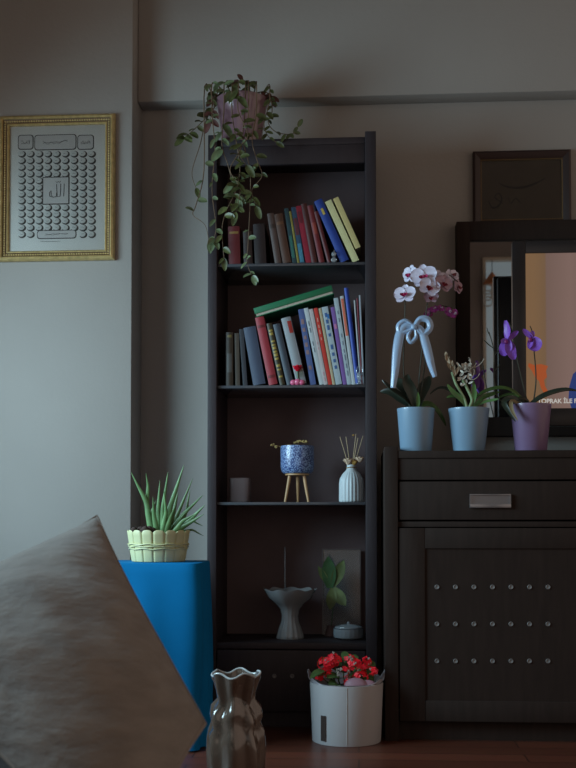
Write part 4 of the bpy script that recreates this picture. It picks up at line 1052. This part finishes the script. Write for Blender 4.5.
T.part('body', bm, M_vase, local=True, angle=70)
bm = bm_new(); tube(bm, [((22.6*s)*(1+.05*math.cos(a*8+.8*math.sin(a*2))+.035*math.sin(2*a+1))*math.cos(a), (22.6*s)*(1+.05*math.cos(a*8+.8*math.sin(a*2))+.035*math.sin(2*a+1))*math.sin(a), zt+.0005+.0055*math.sin(a*5+.5)) for a in (2*math.pi*k/96 for k in range(97))], .0026, n=8, cap=False)
T.part('rim', bm, mat('frosted_glass_rim', 'b0b2b2', .25, coat=.4), local=True)

# ------------------------------------------------------------------ white pot with red kalanchoe
YE = 3.135; s = YE/F; pe = at(346.5, 700, YE)
T = Thing('potted_kalanchoe', 'red flowering plant in a wide white pot with a seam on the floor', 'plant', (pe.x, YE, .0006))
rt = 36.3*s; rb = 34*s; hE = Z(687, YE-.1, 347)
bm = bm_new(); lathe(bm, [(rb*.99,0),(rb,.002),(rt,hE*.97),(rt,hE),(rt*.965,hE),(rt*.96,hE*.95),(rb*.95,.02),(.001,.018)], n=64)
pot = T.part('pot', bm, mat('white_pot', 'b4b2b4', .6, bump=.05, bscale=60), local=True)
a_ = math.radians(-90)
# seam and dark strip on the pot's front
def on_pot(px, z, off=.0012):
    x = at(px, 700, YE-rt*.9).x - T.loc.x; r_ = rb+(rt-rb)*z/hE+off; x = max(-r_*.99, min(r_*.99, x)); return Vector((x, -math.sqrt(max(0, r_*r_-x*x)), z))
bm = bm_new(); tube(bm, [on_pot(347, z, .0003) for z in (.004, hE*.5, hE-.002)], .001, n=6); T.part('seam', bm, mat('white_pot_seam', 'b9b4b0', .6), parent=pot, local=True)
bm = bm_new(); g = []
for z in (.012, .030, .055, .080, .084):
    g.append([bm.verts.new(on_pot(px, z, o)) for px, o in ((320.5,.0002),(320.5,.0025),(323,.003),(325.5,.0025),(325.5,.0002))])
for a, b in zip(g, g[1:]):
    for k in range(4): bm.faces.new((a[k], a[k+1], b[k+1], b[k]))
bm.faces.new(g[0][::-1]); bm.faces.new(g[-1])
T.part('strip', bm, mat('brown_strip', '33221c', .6), parent=pot, local=True, label='short dark brown strip low on the pot')
bm = bm_new(); lathe(bm, [(rt*.94,hE*.88),(.001,hE*.92)], n=30, cap_b=False); T.part('soil', bm, M_soil, local=True)
# paper wrapping sticking out of the pot
bm = bm_new(); n = 96; rows = []
for i, (rq, zq) in enumerate(((.90,-.03),(.925,-.005),(.98,.012),(1.03,.026),(1.03,.0275),(.965,.0135),(.90,-.002))):
    row = []
    for k in range(n):
        a = 2*math.pi*k/n; f_ = .5+.5*math.sin(a*7+1.7*math.sin(a*2)); q = min(i, 6-i+0)/3
        front = max(0, -math.sin(a))
        lift = (1-.95*front**.6)
        row.append(bm.verts.new((rt*rq*(1+.05*f_*q*(0 if i < 2 else 1)*lift)*math.cos(a)*(1 if i<2 else (1-.09*front)), rt*rq*(1+.05*f_*q*lift)*math.sin(a)*(1 if i<2 else (1-.12*front)), hE+(zq*(.35+.9*f_)*lift if zq > 0 else zq))))
    rows.append(row)
for a, b in zip(rows, rows[1:]):
    for k in range(n): bm.faces.new((a[k], a[(k+1)%n], b[(k+1)%n], b[k]))
T.part('paper_wrap', bm, mat('pale_wrap', 'b8b4ba', .55), local=True)
c = rel(356, 690, YE-.055, T); bm = bm_new(); sphere(bm, (c.x, c.y, hE-.006), .034, (1.0,.6,.75), u=24, v=16); sphere(bm, (c.x+.035, c.y+.008, hE-.006), .026, (1.0,.6,.7), u=20, v=12)
T.part('pink_tissue', bm, mat('pink_tissue', '96707c', .6, bump=.3, bscale=40), local=True)
M_kl = mat('kalanchoe_leaf', (.07,.13,.04,1), .4, var=.3, vscale=30); M_red = mat('kalanchoe_red', 'f0142c', .5, var=.12, vscale=60); M_wh = mat('kalanchoe_bud', 'a09a90', .6)
rk = random.Random(11)
for k in range(26):
    a = rk.uniform(0, 2*math.pi); q = rk.uniform(0, .6)*rt; c = Vector((q*math.cos(a)-.012, q*math.sin(a)-.012, hE+rk.uniform(-.015,.065)))
    bm = bm_new(); oval_leaf(bm, c, (math.cos(a), math.sin(a)*.6-.4, rk.uniform(-.2,.6)), rk.uniform(.03,.05), rk.uniform(.022,.034), up=(0,-.6,1), droop=.4, thick=.0018); T.part('leaf', bm, M_kl, local=True)
for k, (px, py, r, nf) in enumerate(((327,664,10,30),(333,660,9,26),(320,676,6,12),(349,659,6,14),(354,664,8,18),(343,671,8,12),(366,666,8,20),(360,677,8,16),(350,681,7,10),(373,671,5,8),(327,673,6,10),(367,660,4,7))):
    c = rel(px, py, YE-.03+rk.uniform(-.01,.02), T); base = Vector((c.x*.4, c.y*.4, hE-.02))
    bm = bm_new(); tube(bm, spline([base, base.lerp(c, .6), c], 4), .002, n=6); st = T.part('stem', bm, M_kl, local=True)
    bm = bm_new(); bw = bm_new(); wn = 0
    for j in range(nf):
        d = Vector((rk.gauss(0,1), rk.gauss(0,1)-.8, rk.gauss(0,1)+.3)).normalized(); p_ = c + Vector((d.x, d.y*.8, d.z*.75))*r*s*rk.uniform(.75,1)
        if rk.random() < (.5 if k in (5, 3) else .12):
            for q in range(3): sphere(bw, p_+Vector((rk.uniform(-.004,.004), -.003, rk.uniform(-.004,.004))), .0022, (1,1,1.5), u=6, v=5)
            wn += 1; continue
        x_ = d.orthogonal().normalized(); y_ = d.cross(x_); ro = rk.uniform(0, 2)
        for q in range(4):
            t_ = ro+q*math.pi/2; dd = x_*math.cos(t_)+y_*math.sin(t_)
            petal(bm, p_, dd, d, .0085, .0065, .2)
    fh = T.part('flower_head', bm, M_red, parent=st, local=True, angle=80)
    if wn: T.part('bud', bw, M_wh, parent=st, local=True)
    else: bw.free()

# ------------------------------------------------------------------ cushion and sofa in the foreground
CA = at(97, 516, 1.68); CB = at(205, 724, 1.24); CC = at(140, 900, .96); CD = at(-130, 628, 1.50)
cc = (CA+CB+CC+CD)/4
def cushion_mat():
    m = mat('taupe_linen', (.30,.255,.215,1), .9, sheen=.25); nt = m.node_tree; N = nt.nodes; L = nt.links
    tc = N.new('ShaderNodeTexCoord'); w1_ = N.new('ShaderNodeTexNoise'); w1_.inputs['Scale'].default_value = 15; w1_.inputs['Detail'].default_value = 6
    mp = N.new('ShaderNodeMapping'); mp.inputs['Scale'].default_value = (1, 1, 3.2); mp.inputs['Rotation'].default_value = (0, .35, 0)
    L.new(tc.outputs['Object'], mp.inputs[0]); L.new(mp.outputs[0], w1_.inputs['Vector'])
    n2 = N.new('ShaderNodeTexNoise'); n2.inputs['Scale'].default_value = 420; L.new(tc.outputs['Object'], n2.inputs['Vector'])
    b1 = N.new('ShaderNodeBump'); b1.inputs['Strength'].default_value = .55; b1.inputs['Distance'].default_value = .012; L.new(w1_.outputs[0], b1.inputs['Height'])
    b2 = N.new('ShaderNodeBump'); b2.inputs['Strength'].default_value = .5; b2.inputs['Distance'].default_value = .0015; L.new(n2.outputs[0], b2.inputs['Height']); L.new(b1.outputs[0], b2.inputs['Normal'])
    L.new(b2.outputs[0], N['Principled BSDF'].inputs['Normal'])
    cr = N.new('ShaderNodeValToRGB'); cr.color_ramp.elements[0].color = (.175,.145,.125,1); cr.color_ramp.elements[1].color = (.235,.20,.172,1); cr.color_ramp.elements[0].position = .35; cr.color_ramp.elements[1].position = .65
    L.new(w1_.outputs[0], cr.inputs[0]); L.new(cr.outputs[0], N['Principled BSDF'].inputs['Base Color'])
    return m
nrm = (CB-CA).cross(CD-CA).normalized()
if nrm.y > 0: nrm = -nrm
def cush(u_, v_, side, TH=.085):
    u2 = u_*(1-.035*(1-v_*v_)); v2 = v_*(1-.07*(1-u_*u_))
    a, b = (u2+1)/2, (v2+1)/2           # a: D->A side to C->B side ; corners A(a=1? )
    p = CD*(1-a)*(b) + CA*a*b + CB*a*(1-b) + CC*(1-a)*(1-b)
    t_ = TH*((1-u_**2)*(1-v_**2))**.62
    wr = .005*math.sin(9*u_+4*v_)*math.sin(5*v_-2*u_)*(1-u_*u_)*(1-v_*v_)
    return p + nrm*(side*t_ + (wr if side > 0 else 0))
T = Thing('cushion', 'large taupe linen cushion resting cornerwise in the left foreground', 'cushion', cc)
bm = bm_new(); N_ = 56; idx = {}
for sd in (1, -1):
    for i in range(N_+1):
        for j in range(N_+1):
            if sd == -1 and (i in (0, N_) or j in (0, N_)): idx[(sd,i,j)] = idx[(1,i,j)]; continue
            uu = math.sin((i/N_-.5)*math.pi); vv = math.sin((j/N_-.5)*math.pi)
            idx[(sd,i,j)] = bm.verts.new(cush(uu, vv, sd))
    for i in range(N_):
        for j in range(N_):
            q = [idx[(sd,i,j)], idx[(sd,i+1,j)], idx[(sd,i+1,j+1)], idx[(sd,i,j+1)]]
            if len(set(q)) == 4: bm.faces.new(q if sd == 1 else q[::-1])
T.part('cushion_cover', bm, cushion_mat(), angle=180)
bm = bm_new(); E = [cush(-1+2*k/40, 1, 1) for k in range(41)] + [cush(1, 1-2*k/40, 1) for k in range(1, 41)] + [cush(1-2*k/40, -1, 1) for k in range(1, 41)] + [cush(-1, -1+2*k/40, 1) for k in range(1, 40)]
E.append(E[0]); tube(bm, E, .0022, n=8, cap=False); T.part('seam', bm, mat('taupe_seam', (.26,.22,.19,1), .9))
low = min((cush(math.sin((i/20-.5)*math.pi), math.sin((j/20-.5)*math.pi), sd).z for i in range(21) for j in range(21) for sd in (1,-1)))
SZ = low-.0005
M_sofa = mat('dark_brown_upholstery', (.035,.026,.024,1), .85, bump=.3, bscale=200)
sx1 = CC.x+.16
T = Thing('sofa', 'dark brown upholstered sofa carrying the taupe cushion, mostly out of frame', 'sofa', (sx1-.7, .95, 0))
T.part('seat', bx((sx1-1.1, .35, .10), (sx1, 1.30, SZ), .03), M_sofa)
bxr = at(50, 760, 1.5).x
T.part('corner_seat', bx((sx1-1.1, 1.3005, .10), (bxr, 1.62, SZ), .03), M_sofa)
for px_ in (sx1-1.04, sx1-.10):
    for py_ in (.42, 1.18): T.part('leg', bx((px_, py_, 0), (px_+.05, py_+.05, .0995), .004), M_sofa)
# dark cushion whose tip shows at the left edge, behind the taupe one
q0 = at(3.5, 526, 1.75)
T = Thing('armchair', 'dark armchair of which only the edge shows behind the cushion at far left', 'armchair', (q0.x-.33, 1.98, 0))
zq = q0.z; q0 = at(3.0, 540, 2.35)
T.part('backrest', bx((q0.x-.66, 1.75, .30), (q0.x, 1.87, zq), .035), M_sofa)
T.part('seat', bx((q0.x-.66, 1.872, .12), (q0.x, 2.35, .38), .035), M_sofa)
for dx_ in (.02, .59):
    for y_ in (1.90, 2.28): T.part('leg', bx((q0.x-.66+dx_, y_, 0), (q0.x-.61+dx_, y_+.05, .119), .004), M_sofa)
